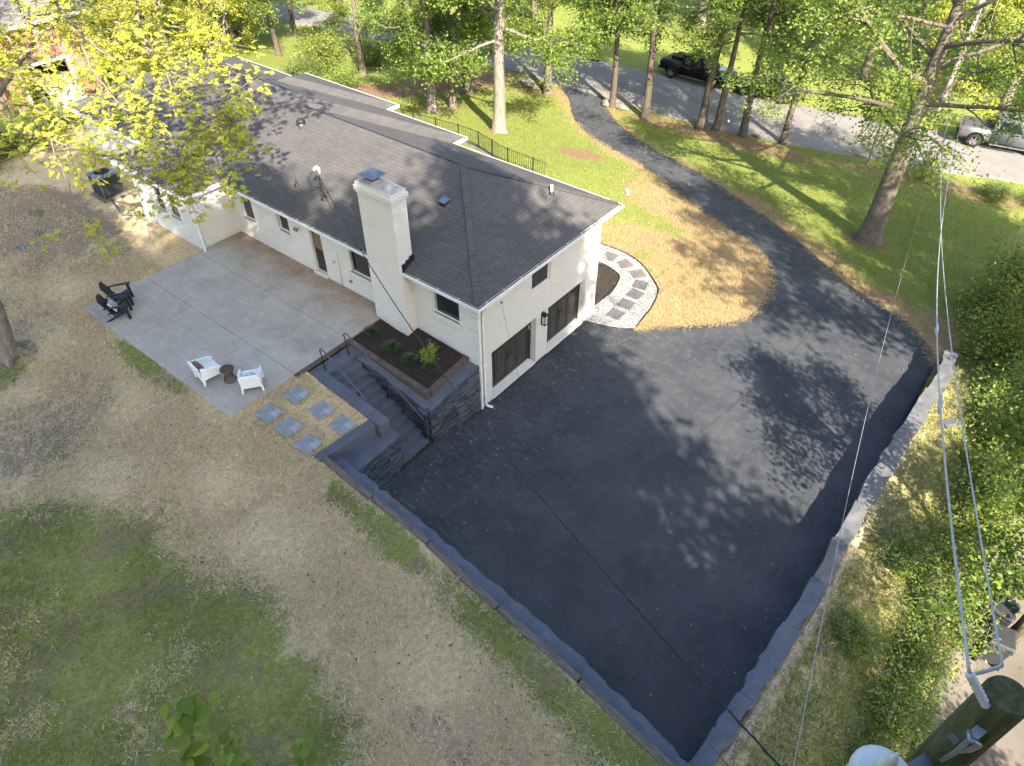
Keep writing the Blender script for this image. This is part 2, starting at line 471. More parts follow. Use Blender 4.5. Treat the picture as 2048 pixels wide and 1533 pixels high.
def mat_redbrick():
    n = NT('red_brick'); g = n.new('ShaderNodeNewGeometry'); p = g.outputs['Position']; s = n.sep(p); nn = n.sep(g.outputs['True Normal'])
    isx = n.math('GREATER_THAN', n.math('ABSOLUTE', nn[0]), .5)
    u = n.math('ADD', n.math('MULTIPLY', isx, s[1]), n.math('MULTIPLY', n.math('SUBTRACT', 1.0, isx), s[0]))
    b = n.new('ShaderNodeTexBrick'); n.put(b.inputs['Vector'], n.comb(u, s[2], 0)); b.inputs['Scale'].default_value = 1.0
    b.inputs['Brick Width'].default_value = .22; b.inputs['Row Height'].default_value = .078; b.inputs['Mortar Size'].default_value = .01
    b.inputs['Color1'].default_value = (.27, .115, .075, 1); b.inputs['Color2'].default_value = (.19, .08, .055, 1); b.inputs['Mortar'].default_value = (.3, .26, .22, 1)
    n.bump(n.math('MULTIPLY', b.outputs['Fac'], -1.0), .5, .01); return n.done(b.outputs['Color'], .85)

M = {}
M['asphalt'] = mat_asphalt(); M['street'] = mat_street(); M['concrete'] = mat_concrete(); M['shingle'] = mat_shingle(); M['brick'] = mat_brick()
M['paint'] = mat_paintgrey(); M['capstone'] = mat_paintgrey('grey_painted_cap', (.075, .076, .08), (.125, .124, .126)); M['stone'] = mat_stone()
M['back'] = mat_ground('back_lawn_ground', False); M['front'] = mat_ground('front_lawn_ground', True)
M['white'] = plain('white_trim_paint', (.56, .552, .53), .5, var=.07, scale=3); M['cream'] = plain('cream_painted_wood', (.47, .458, .41), .6, var=.08, scale=3)
M['gutterdirt'] = plain('gutter_leaf_litter', (.05, .035, .025), .95, var=.6, scale=25, bump=.6)
M['glass'] = mat_glass(); M['darkdoor'] = plain('bronze_door_paint', (.042, .04, .037), .5, var=.14, scale=2.5)
M['backdoor'] = plain('dark_brown_door_paint', (.03, .026, .023), .45, var=.12); M['lite'] = plain('door_glass_curtain', (.2, .14, .08), .2, var=.4, scale=4)
M['black'] = plain('black_iron', (.014, .014, .015), .45, var=.3); M['blackwood'] = plain('black_resin_wood', (.016, .018, .021), .5, var=.25, scale=12)
M['rail'] = plain('blue_grey_handrail_paint', (.06, .068, .085), .45, var=.2)
M['mulch'] = mat_mulch(); M['gravel'] = mat_gravel(); M['pad'] = plain('grey_paver', (.075, .075, .076), .85, var=.22, scale=5, bump=.5, bscale=40)
M['padbeige'] = plain('beige_paver', (.1, .088, .078), .85, var=.2, scale=5, bump=.5, bscale=40)
M['timber'] = mat_timber('weathered_timber', (.07, .058, .05), (.15, .128, .112)); M['bedtimber'] = mat_timber('brown_bed_timber', (.055, .044, .037), (.105, .086, .074))
M['plastic'] = plain('white_moulded_plastic', (.62, .64, .66), .35, var=.04); M['wicker'] = plain('brown_wicker', (.075, .05, .038), .6, var=.4, scale=30, bump=.8)
M['metal'] = plain('galvanised_metal', (.22, .24, .27), .42, .7, var=.2); M['steelblue'] = plain('blue_grey_sheet_metal', (.1, .13, .175), .5, .3, var=.25, scale=4)
M['flash'] = plain('black_flashing', (.016, .017, .02), .5, var=.3); M['rooftop'] = plain('mortar_crown', (.3, .285, .27), .9, var=.25, scale=4, bump=.6)
M['brickred'] = mat_redbrick(); M['tyre'] = plain('tyre_rubber', (.018, .018, .019), .85, var=.3); M['rim'] = plain('alloy_rim', (.35, .35, .36), .35, .8)
M['carblack'] = plain('black_car_paint', (.008, .008, .01), .18, .1, var=.2); M['carsilver'] = plain('silver_car_paint', (.14, .145, .155), .3, .5, var=.05)
M['carglass'] = mat_glass('car_glass', (.006, .007, .008)); M['taillight'] = plain('red_tail_light', (.35, .02, .02), .25); M['vanwhite'] = plain('white_van_paint', (.3, .3, .3), .3)
M['poleold'] = mat_bark('utility_pole_wood', (.045, .052, .022), (.105, .108, .055)); M['polegrey'] = mat_bark('grey_pole_wood', (.16, .14, .12), (.27, .24, .21))
M['cable'] = plain('pale_cable_cover', (.27, .27, .275), .5, var=.2, scale=8); M['wire'] = plain('black_cable', (.012, .012, .013), .5); M['porcelain'] = plain('white_porcelain', (.45, .47, .48), .25, var=.1)
M['binplastic'] = plain('grey_bin_plastic', (.03, .032, .034), .5); M['lane'] = plain('pale_concrete_lane', (.115, .1, .085), .9, var=.25, scale=.8, bump=.4)
M['bark'] = mat_bark('oak_bark', (.085, .07, .055), (.17, .145, .118)); M['barkpale'] = mat_bark('pale_bark', (.105, .09, .072), (.235, .205, .168)); M['barkdark'] = mat_bark('dark_bark', (.055, .045, .036), (.115, .095, .075))
M['twig'] = plain('grey_twig', (.17, .145, .115), .9, var=.3)
M['leaf_y'] = mat_leaf('hickory_leaf_yellow_green', (.27, .3, .035), (.38, .39, .05), (.48, .47, .09), .45)
M['leaf_o'] = mat_leaf('oak_leaf_green', (.075, .125, .02), (.12, .18, .028), (.18, .235, .042), .42)
M['leaf_m'] = mat_leaf('maple_leaf_green', (.105, .165, .024), (.155, .22, .034), (.22, .27, .055), .42)
M['leaf_d'] = mat_leaf('dark_evergreen_leaf', (.03, .055, .014), (.055, .085, .02), (.09, .12, .03), .3)
M['leaf_h'] = mat_leaf('hedge_leaf', (.085, .13, .02), (.16, .205, .032), (.27, .29, .06), .42)
M['leaf_g'] = mat_leaf('ornamental_grass_blade', (.035, .065, .028), (.06, .1, .04), (.1, .14, .06), .25)
M['leaf_l'] = mat_leaf('lime_shrub_leaf', (.16, .23, .02), (.22, .3, .03), (.3, .36, .05), .35)
M['leaf_gold'] = mat_leaf('gold_shrub_leaf', (.3, .25, .02), (.42, .34, .03), (.5, .42, .05), .3)
M['blade_b'] = mat_leaf('back_grass_blade', (.1, .13, .025), (.15, .18, .04), (.24, .235, .075), .3)
M['blade_f'] = mat_leaf('front_grass_blade', (.135, .172, .032), (.185, .22, .046), (.25, .27, .08), .35)
M['straw_b'] = mat_leaf('straw_blade', (.33, .245, .13), (.48, .365, .205), (.6, .475, .28), .2, (1, 1, 1))
M['straw_f'] = mat_leaf('golden_straw_blade', (.23, .16, .076), (.33, .24, .12), (.44, .33, .175), .2, (1, 1, 1))
M['litter'] = mat_leaf('dead_leaf', (.07, .045, .03), (.17, .115, .07), (.42, .34, .25), .15, (1, 1, 1))
M['cushion'] = plain('patterned_brown_cushion', (.16, .075, .06), .8, var=.7, scale=9)
# ================================================================== GROUND
WALL_OUT = np.array([(-5.93, 1.05), (-6.1, -3.07), (-6.4, -6.6), (-6.83, -10.95), (-7.0, -12.4), (-7.3, -30)])   # outer edge of the timbers
def wallx(y): return np.interp(-np.asarray(y, float), -WALL_OUT[:, 1], WALL_OUT[:, 0])

drive_l = [(7.27, -1.83), (7.67, -2.28), (8.9, -3.6), (10.37, -4.87), (12.39, -5.06), (14.94, -4.22), (16.6, -2.54), (18.48, 1.02), (21.5, 6.34), (23.15, 10.5), (25.26, 13.45), (28.08, 15.9), (29.6, 17.6), (30.9, 18.6)]
drive_r = [(32.2, 13.6), (30.71, 14.6), (28.65, 13.1), (26.04, 10.1), (24.15, 6.16), (22.63, 2.47), (20.03, -2.13), (17.52, -5.58), (15.87, -7.7), (15.24, -9.35), (14.3, -10.7), (13.1, -11.6), (12.45, -11.8)]
DL = smooth_line(drive_l, 22); DR = smooth_line(drive_r, 22)
rj = np.random.default_rng(3)
for L in (DL, DR): L[2:-2] += rj.normal(0, .035, L[2:-2].shape)
park = [(-6.3, -11.9), (-5.9, -4), (-5.55, .2), (-3.5, .29), (-2.25, .33), (0, .03), (.6, .03), (.6, -.004), (6.3, -.004), (6.42, -.05), (6.56, -.52), (6.81, -1.19)]
DRIVE = np.array(park + [tuple(p) for p in DL] + [tuple(p) for p in DR])

def grid_np(name, xs, ys, zf, mat, keep=None, jit=0.0, seed=1):
    X, Y = np.meshgrid(xs, ys, indexing='ij'); Z = zf(X, Y)
    if jit:
        g = np.random.default_rng(seed); Z = Z + g.normal(0, jit, Z.shape)
    nx, ny = X.shape; I, J = np.meshgrid(np.arange(nx - 1), np.arange(ny - 1), indexing='ij')
    if keep is not None:
        m = keep((X[:-1, :-1] + X[1:, 1:]) / 2, (Y[:-1, :-1] + Y[1:, 1:]) / 2); I = I[m]; J = J[m]
    I = I.ravel(); J = J.ravel()
    q = np.stack([I * ny + J, (I + 1) * ny + J, (I + 1) * ny + J + 1, I * ny + J + 1], 1)
    return quads_np(name, np.stack([X.ravel(), Y.ravel(), Z.ravel()], 1), q, mat, True), X.ravel(), Y.ravel()

def attr(me, name, vals):
    a = me.attributes.new(name, 'FLOAT', 'POINT'); a.data.foreach_set('value', np.asarray(vals, np.float32))

def vnoise(x, y, sc, seed):
    g = np.random.default_rng(seed); T = g.uniform(0, 1, (256, 256)); u = np.asarray(x, float) / sc + 57.3; v = np.asarray(y, float) / sc + 91.7; i = np.floor(u).astype(int); j = np.floor(v).astype(int); a = u - i; b = v - j; a = a * a * (3 - 2 * a); b = b * b * (3 - 2 * b)
    t = lambda p, q: T[(i + p) % 256, (j + q) % 256]
    return t(0, 0) * (1 - a) * (1 - b) + t(1, 0) * a * (1 - b) + t(0, 1) * (1 - a) * b + t(1, 1) * a * b
def patchy(x, y, seed): return .5 * vnoise(x, y, 1.6, seed) + .3 * vnoise(x, y, .6, seed + 1) + .2 * vnoise(x, y, .25, seed + 2) - .5
# masks: what actually grows where (0..1)
def ell(x, y, cx, cy, rx, ry, a=0.0, soft=.5):
    c, s = math.cos(a), math.sin(a); u = ((x - cx) * c + (y - cy) * s) / rx; v = (-(x - cx) * s + (y - cy) * c) / ry
    return 1 - sst(1 - soft, 1 + soft, np.hypot(u, v))

GREEN = [(-32, 8), (-12.6, 6.1), (-10.9, 4.3), (-10.1, 2.6), (-9.8, .1), (-9.7, -2.2), (-10.5, -4.9), (-11.3, -6.6), (-12.4, -12), (-14, -32), (-32, -32)]
def back_masks(x, y):
    x = np.asarray(x, float); y = np.asarray(y, float)
    dd, _, _ = dist_line(x, y, GREEN, True); sd = np.where(inpoly(x, y, GREEN), dd, -dd)
    strip = np.where(y < .2, np.clip(.95 - np.abs(wallx(y) - .45 - x) / (.75 + .05 * np.clip(-y, 0, 12)), 0, 1), 0)
    g = np.maximum.reduce([np.clip(.5 + sd / 1.8, 0, .92), strip, .7 * ell(x, y, -6.95, 8.0, .5, 2.8, 0), .45 * ell(x, y, -3.6, 15.6, .7, 1.2, .5), .6 * ell(x, y, -10.2, 11.8, 1.2, 1.3), .45 * ell(x, y, -11.5, 7.5, 1.6, 1.2)])
    g = np.maximum(g, .8 * sst(23, 30, y))
    g = np.clip(g + .95 * patchy(x, y, 5) * (.3 + g), 0, 1)
    d = np.maximum.reduce([.9 * ell(x, y, -5.5, 20.5, 3.0, 5.2, .2), .55 * ell(x, y, -9.6, 14.5, 2.6, 3.0), .5 * ell(x, y, -10.0, 8.0, 2.4, 2.0), .45 * ell(x, y, -7.6, 7.2, .7, 1.1), .35 * ell(x, y, -9.3, -7.5, .6, 2.4), .4 * ell(x, y, -10.6, 3.2, 2.0, 1.0)])
    d = np.clip(d + 1.2 * patchy(x, y, 15) * (.3 + d), 0, 1)
    return g, np.zeros_like(g), d

def front_masks(x, y):
    g = np.ones_like(x)
    dl, _, _ = dist_line(x, y, DL); dr, _, _ = dist_line(x, y, DR)
    inn = (1 - sst(1.2, 5.2, dl)) * (1 - sst(2.0, 8.0, y)) * sst(7.0, 8.6, x) * (x < 22)
    st = np.maximum.reduce([1.1 * inn * (1 - .75 * ell(x, y, 14.2, 2.6, 2.0, 2.4, .6)), .6 * (1 - sst(.25, 1.3, dl)) * (y > 3), .75 * (1 - sst(.2, 1.9, dr)) * (y < 0), .8 * ell(x, y, 14.6, -11.2, 2.2, 1.4), .55 * (1 - sst(.2, 1.1, dr))])
    st = np.maximum(st, .75 * ell(x, y, 12.6, .4, 2.4, 3.2, -.4))
    st = np.clip(st + 1.3 * patchy(x, y, 25) * (.15 + st), 0, 1.1)
    d = np.maximum.reduce([.85 * ell(x, y, 19.9, 9.4, 1.1, 1.5, .4), .75 * ell(x, y, 18.6, 25.5, 4.0, 2.2, -.2), .75 * ell(x, y, 25.5, 24.0, 5.0, 2.2, -.5), .5 * ell(x, y, 28.5, 19.5, 2, 3), .62 * ell(x, y, 29.0, 5.0, 1.3, 8.5, .06), .55 * ell(x, y, 31.0, -8, 1.2, 8, .1), .55 * ell(x, y, 16.2, -8.8, .8, 1.6, .3)])
    for tx, ty, r in ((19.1, 14.8, 1.1), (18.8, 20.0, .9), (20.9, 20.2, .8), (21.4, -6.6, 1.3), (15.3, 18.8, .9)): d = np.maximum(d, .6 * ell(x, y, tx, ty, r, r))
    return g, st, d

def bank_masks(x, y):
    g = .75 * sst(-12.6, -14.2, -np.abs(y)) if False else .52 + .45 * sst(12.6, 14.4, -np.asarray(y)) + 0 * np.asarray(x)
    d = .4 * (1 - sst(12.2, 13.6, -np.asarray(y))) * (1 - sst(9, 14, x))
    g = np.where(np.asarray(x) > 11, 1.0, g)
    return g, .15 * sst(3, 9, x) * (1 - sst(12.2, 13.4, -np.asarray(y))), d

# back lawn: left of the parking wall, then the whole yard behind the house
me, X, Y = grid_np('back_lawn', np.linspace(0, 1, 60) ** 1.0, np.linspace(-30, 1.05, 90), lambda u, y: zback(0, y), M['back'])
co = np.zeros(len(X) * 3, np.float32); me.vertices.foreach_get('co', co); co = co.reshape(-1, 3)
u = co[:, 0].copy(); co[:, 0] = -30 + u * (wallx(co[:, 1]) + .02 + 30); co[:, 2] = zback(co[:, 0], co[:, 1]) + .03 * np.sin(co[:, 0] * 1.3) * np.cos(co[:, 1] * 1.1)
xs2 = np.concatenate([np.linspace(-45, -12, 60), np.arange(-11.7, -5.91, .3), [-5.93], np.linspace(-5.6, -3.9, 7), np.linspace(-3.6, 4, 20)])
xs2 = np.unique(np.round(xs2, 3)); ys2 = np.concatenate([np.linspace(1.05, 4.2, 10), np.arange(4.5, 30, .4), np.linspace(31, 70, 30)])
me2, X2, Y2 = grid_np('b2', xs2, ys2, lambda x, y: zback(x, y) + .025 * np.sin(x * 1.7) * np.cos(y * 1.3), M['back'], keep=lambda x, y: ~((x > -3.9) & (y < 4.2)))
n1 = len(co); c2 = np.zeros(len(X2) * 3, np.float32); me2.vertices.foreach_get('co', c2); c2 = c2.reshape(-1, 3)
f1 = np.zeros(len(me.loops), np.int32); me.loops.foreach_get('vertex_index', f1); f2 = np.zeros(len(me2.loops), np.int32); me2.loops.foreach_get('vertex_index', f2)
allc = np.concatenate([co, c2]); mb = quads_np('back_lawn', allc, np.concatenate([f1, f2 + n1]).reshape(-1, 4), M['back'], True)
for nm, v in zip(('green', 'straw', 'dirt'), back_masks(allc[:, 0].astype(float), allc[:, 1].astype(float))): attr(mb, nm, v)
tag(link('back_lawn', mb), kind='structure')
bpy.data.meshes.remove(me); bpy.data.meshes.remove(me2)

xs = np.concatenate([np.arange(-7, 7, 1.0), np.arange(7, 32, .3), np.linspace(32.3, 60, 60), np.linspace(62, 160, 30)]); ys = np.concatenate([[-12.2], np.arange(-12, 26, .3), np.linspace(26.5, 60, 60), np.linspace(62, 160, 30)])
me, X, Y = grid_np('front_lawn', xs, ys, lambda x, y: zfront(x, y) - .012, M['front'], keep=lambda x, y: ~((x < 3.9) & (y > .6)), jit=.006)
for nm, v in zip(('green', 'straw', 'dirt'), front_masks(X, Y)): attr(me, nm, v)
tag(link('front_lawn', me), kind='structure')
xs = np.concatenate([np.arange(-7, 20, .4), np.linspace(20.5, 60, 70), np.linspace(62, 160, 30)]); ys = np.concatenate([np.linspace(-90, -20, 20), np.arange(-19.5, -12.25, .35), [-12.2, -11.9, -11.55]])
me, X, Y = grid_np('bank', xs, ys, lambda x, y: zbank(x, y) - .012, M['back'], keep=lambda x, y: (y < -12.2) | (x < 12.2), jit=.025)
for v in me.vertices:
    if v.co.y > -12.15: v.co.y = min(v.co.y, float(np.interp(v.co.x, [-6.42, -3, 0, 6, 8.6, 10.5, 12.5], [-11.3, -11.5, -11.62, -11.7, -11.85, -11.97, -11.85])) - .26)
for nm, v in zip(('green', 'straw', 'dirt'), bank_masks(X, Y)): attr(me, nm, v)
tag(link('bank', me), kind='structure')

tag(sheet('driveway', DRIVE, zfront, .006, .25, M['asphalt'], .03), kind='structure')
ST_N = [(24.5, 62), (27.0, 46), (28.9, 36), (29.9, 26), (30.0, 18), (29.75, 12), (29.9, 8.5), (30.3, 3.1), (31.1, -.7), (32.2, -5), (32.9, -8), (34.2, -12), (37, -24), (40, -40)]
ST_F = [(46, -40), (42.6, -24), (39.6, -12), (38.6, -6), (37.7, -.4), (36.9, 4), (36.5, 9), (36.4, 13), (36.0, 19), (34.9, 27), (33.4, 37), (31.2, 47), (28.5, 62)]
STREET = np.concatenate([smooth_line(ST_N, 5), smooth_line(ST_F, 5)])
def zstreet(x, y): return np.where(y < -12.0, zbank(x, np.minimum(y, -12.2)), zfront(x, y))
tag(sheet('street', STREET, zstreet, .012, .6, M['street'], .03), kind='structure')
tag(sheet('neighbour_lane', [(-8, -15.4), (2, -15.25), (9, -15.3), (13, -15.9), (13, -20), (-8, -20)], zbank, .02, .4, M['lane'], .02), kind='structure')
tag(sheet('neighbour_drive', smooth_line([(1.2, 25.5), (4.2, 30.5), (9.2, 31.6), (14.5, 30.2), (14.2, 28.6), (9.5, 29.6), (5.2, 28.8), (2.6, 25.2)], 4), lambda x, y: np.where(x < 4, zback(x, y), zfront(np.maximum(x, 4), y)), .03, .35, plain('rusty_leaf_covered_drive', (.26, .13, .05), .9, var=.3, scale=3, bump=.5)), kind='structure')

# gravel walk round the garage corner, with its mulch bed
PATH = smooth_line([(6.44, -.05), (7.06, .1), (7.3, .3), (7.62, .3), (8.3, .24), (8.92, .27), (9.69, .49), (10.0, .71), (10.15, 1.33), (10.09, 1.77), (9.9, 2.6), (9.7, 3.4), (11.2, 3.4), (11.51, 2.67), (11.74, 1.67), (11.58, .77), (11.15, 0), (10.38, -.94), (9.94, -1.29), (8.83, -1.61), (7.85, -1.72), (7.27, -1.83), (6.81, -1.19), (6.56, -.52)], 4)
tag(sheet('gravel_path', PATH, zfront, .022, .12, M['gravel'], .03), kind='structure')
BED = smooth_line([(7.06, .32), (7.62, .33), (8.3, .27), (8.92, .30), (9.66, .52), (9.96, .74), (10.1, 1.33), (10.04, 1.77), (9.8, 2.6), (9.6, 3.4), (7.06, 3.4)], 4)
tag(sheet('front_mulch_bed', BED, zfront, .034, .15, M['mulch']), kind='structure')
edge = smooth_line([(9.9, 3.3), (9.95, 2.6), (10.12, 1.77), (10.17, 1.33), (10.02, .7), (9.7, .46), (8.92, .24), (8.3, .21), (7.3, .28)], 6)
MB().tube([(p[0], p[1], gz(p[0], p[1]) + .035) for p in edge], .035, 6).top('path_edging', M['black'], 'black edging strip curving between mulch bed and white gravel', 'edging', 'black strips edging the gravel walk')
edge = smooth_line([(11.25, 3.4), (11.55, 2.67), (11.78, 1.67), (11.62, .75), (11.19, -.03), (10.42, -.98), (9.97, -1.33), (8.85, -1.66), (7.85, -1.77), (7.3, -1.86)], 6)
MB().tube([(p[0], p[1], gz(p[0], p[1]) + .02) for p in edge], .03, 6).top('path_edging', M['black'], 'outer edging strip between white gravel and golden straw lawn', 'edging', 'black strips edging the gravel walk')
# loose white pebbles
g = np.random.default_rng(5); P = g.uniform((6.4, -1.9), (11.8, 3.4), (40000, 2)); P = P[inpoly(P[:, 0], P[:, 1], PATH)][:9000]
n = len(P); r = g.uniform(.012, .03, n); base = np.array([(1, 0, 0), (0, 1, 0), (-1, 0, 0), (0, -1, 0), (0, 0, .8), (0, 0, -.8)])
co = base[None] * r[:, None, None] * g.uniform(.7, 1.3, (n, 6, 3)); co[..., 0] += P[:, :1]; co[..., 1] += P[:, 1:]; co[..., 2] += (zfront(P[:, 0], P[:, 1]) + .026)[:, None]
tri = np.array([(0, 1, 4), (1, 2, 4), (2, 3, 4), (3, 0, 4), (1, 0, 5), (2, 1, 5), (3, 2, 5), (0, 3, 5)])
me = quads_np('white_pebbles', co.reshape(-1, 3), (tri[None] + 6 * np.arange(n)[:, None, None]).reshape(-1, 3), plain('white_pebble', (.235, .234, .233), .8, var=.15, scale=40))
tag(link('white_pebbles', me), 'loose white pebbles filling the curved walk', 'gravel', kind='stuff')
PADS = [((10.93, 1.72), .02, 'beige', 'beige paver nearest the house corner on gravel walk'), ((10.89, .9), -.45, 'beige', 'second paver from the house corner on gravel walk'), ((10.58, .04), -.62, 'beige', 'paver at the outermost bend of gravel walk'),
        ((9.92, -.5), .28, 'grey', 'fourth paver round the bend of gravel walk'), ((9.2, -.67), -.02, 'grey', 'third paver from the asphalt end of gravel walk'), ((8.36, -.74), .05, 'grey', 'second paver from the asphalt end of gravel walk'), ((7.51, -.77), .02, 'grey', 'dark grey paver nearest the garage door on gravel walk')]
for (x, y), rz, kd, lb in PADS:
    o = MB().box(-.3, .3, -.29, .29, 0, .05).build('stepping_paver', M['padbeige' if kd == 'beige' else 'pad'], bevel=.012, loc=(x, y, gz(x, y) + .01), rz=rz)
    tag(o, lb, 'paver', 'pavers set in the white gravel walk')

# ================================================================== THE HOUSE
house = thing('brick_house', 'white painted brick house with dark grey hip roof and two garage doors', 'house', (0, 0, 0))
HX, HY = 7.05, 24.2
def wall(x0, x1, y0, y1, z0, z1, holes, face):
    """wall slab with real openings. face 'x': runs along y (x0..x1 is its thickness); 'y': runs along x"""
    m = MB(); a0, a1 = (y0, y1) if face == 'x' else (x0, x1)
    us = sorted({a0, a1} | {h[0] for h in holes} | {h[1] for h in holes}); zs = sorted({z0, z1} | {h[2] for h in holes} | {h[3] for h in holes})
    us = [u for u in us if a0 <= u <= a1]; zs = [z for z in zs if z0 <= z <= z1]
    for ua, ub in zip(us[:-1], us[1:]):
        run = None
        for za, zb in list(zip(zs[:-1], zs[1:])) + [(None, None)]:
            hole = za is None or any(h[0] < (ua + ub) / 2 < h[1] and h[2] < (za + zb) / 2 < h[3] for h in holes)
            if not hole and run is None: run = [za, zb]
            elif not hole: run[1] = zb
            if hole and run is not None:
                if face == 'x': m.box(x0, x1, ua, ub, run[0], run[1])
                else: m.box(ua, ub, y0, y1, run[0], run[1])
                run = None
    return m
EAVE = 4.58
WIN_BACK = [(11.5, 12.25, 3.2, 4.35), (9.28, 9.92, 3.5, 4.35), (4.86, 5.97, 3.24, 4.35), (.79, 1.9, 3.34, 4.35)]
DOOR = (7.39, 8.1, 2.36, 4.3)
wall(0, .24, .0, 12.86, -.1, EAVE, WIN_BACK + [DOOR], 'x').build('wall', M['brick'], house)
GD = [(.62, 3.12), (3.82, 6.25)]
wall(.2405, HX, 0, .24, -.1, EAVE, [(a, b, -.1, 2.14) for a, b in GD] + [(2.8, 3.86, 3.36, 4.3)], 'y').build('wall', M['brick'], house)
wall(HX - .24, HX, .2405, HY, -.2, EAVE, [], 'x').build('wall', M['brick'], house)
BW = [(13.9, 14.6, 3.2, 4.3), (14.9, 15.6, 3.2, 4.3)]
wall(-1.75, -1.51, 12.86, 17.0, 1.8, EAVE, BW, 'x').build('wall', M['brick'], house)
wall(-1.5095, .2395, 12.8605, 13.1, 1.8, EAVE, [], 'y').build('wall', M['brick'], house)
wall(-1.5095, .2395, 16.76, 16.9995, 1.8, EAVE, [], 'y').build('wall', M['brick'], house)
wall(0, .24, 17.0, HY, 1.8, EAVE, [], 'x').build('wall', M['brick'], house)
wall(.2405, HX - .2405, HY - .24, HY, 0, EAVE, [], 'y').build('wall', M['brick'], house)
MB().box(.3, HX - .3, 12, 23.8, 1.9, 2.35).build('floor_slab', M['lane'], house)
# inside of the garage and rooms stays dark: an inner lining behind the openings
MB().box(.9, HX - .5, .9, 1.0, -.05, 4.4).build('inner_partition', M['cream'], house)
MB().box(.75, .85, 1.1, 12.5, 2.3, 4.4).build('inner_partition', M['cream'], house)

def window(par, c, w, h, face, trim=M['white'], sill=True, split=True):
    """window set in the wall; face '-x' or '-y'; c = (u, z centre) along wall at plane pos"""
    o = link('window', None, par); tagw = o
    def bx(m, u0, u1, d0, d1, z0, z1):
        if face[0] == 'x': m.box(face[1] + d0, face[1] + d1, u0, u1, z0, z1)
        else: m.box(u0, u1, face[1] + d0, face[1] + d1, z0, z1)
        return m
    u0, u1, z0, z1 = c[0] - w / 2, c[0] + w / 2, c[1] - h / 2, c[1] + h / 2
    m = MB()
    for a in ((u0 + .003, u0 + .05, z0 + .003, z1 - .003), (u1 - .05, u1 - .003, z0 + .003, z1 - .003)): bx(m, a[0], a[1], .05, .13, a[2], a[3])
    bx(m, u0 + .05, u1 - .05, .05, .13, z1 - .05, z1 - .003); bx(m, u0 + .05, u1 - .05, .05, .13, z0 + .003, z0 + .05)
    if split: bx(m, u0 + .05, u1 - .05, .06, .12, c[1] - .02, c[1] + .02)
    m.build('frame', trim, o, .006)
    bx(MB(), u0 + .05, u1 - .05, .09, .1, z0 + .05, z1 - .05).build('pane', M['glass'], o)
    if sill: bx(MB(), u0 - .08, u1 + .08, -.07, .05, z0 - .1, z0).build('sill', M['brick'], o, .01)
    return o
for u0, u1, z0, z1 in WIN_BACK:
    w = window(house, ((u0 + u1) / 2, (z0 + z1) / 2), u1 - u0, z1 - z0, ('x', 0.0), split=False)
for u0, u1, z0, z1 in BW:
    window(house, ((u0 + u1) / 2, (z0 + z1) / 2), u1 - u0, z1 - z0, ('x', -1.75), M['cream'])
window(house, (3.33, 3.83), 1.06, .94, ('y', 0.0), split=False, sill=False)
# raised brick aprons below the two wide windows, raised trims
for u0, u1, zt in ((.78, 2.05, 3.34), (4.6, 6.12, 3.22), (11.45, 12.4, 3.2)):
    MB().box(-.045, -.001, u0, u1, zt - .32, zt - .01).build('window_apron', M['cream'], house, .008)
for y0, y1, z0, z1 in ((1.83, 1.95, 3.45, 4.4), (5.88, 6.0, 3.3, 4.4), (9.88, 10.02, 3.55, 4.4)):
    MB().box(-.03, -.001, y0, y1, z0, z1).build('shutter_board', M['cream'], house, .006)
# quoin blocks on the garage corner
for k in range(9):
    z = 2.15 + k * .255; l = .42 if k % 2 == 0 else .24
    MB().box(-.028, -.001, .002, l, z, z + .2).build('quoin_block', M['brick'], house, .01)
# back door
bd = link('back_door', None, house)
MB().box(.1, .145, 7.44, 8.05, 2.46, 4.27).build('door_leaf', M['backdoor'], bd, .006)
m = MB(); m.box(.0, .16, 8.05, 8.1 - .002, 2.36, 4.3); m.box(.0, .16, 7.392, 7.44, 2.36, 4.3); m.build('door_frame', M['cream'], bd, .005)
for i in range(3):
    for j in range(3):
        MB().box(.092, .099, 7.52 + i * .155, 7.52 + i * .155 + .135, 3.4 + j * .25, 3.4 + j * .25 + .225).build('pane', M['lite'], bd)
MB().box(-.12, .16, 7.38, 8.12, 2.335, 2.455).build('threshold', M['cream'], bd, .01)
MB().lathe([(.01, 0), (.03, .01), (.03, .05), (.0, .06)], n=10).xform(Matrix.Translation((.1, 7.96, 3.25)) @ Matrix.Rotation(-math.pi / 2, 4, 'Y')).build('door_knob', M['black'], bd, smooth=True)
MB().lathe([(.005, 0), (.022, .008), (.0, .02)], n=10).xform(Matrix.Translation((.1, 7.96, 3.45)) @ Matrix.Rotation(-math.pi / 2, 4, 'Y')).build('deadbolt', M['black'], bd, smooth=True)
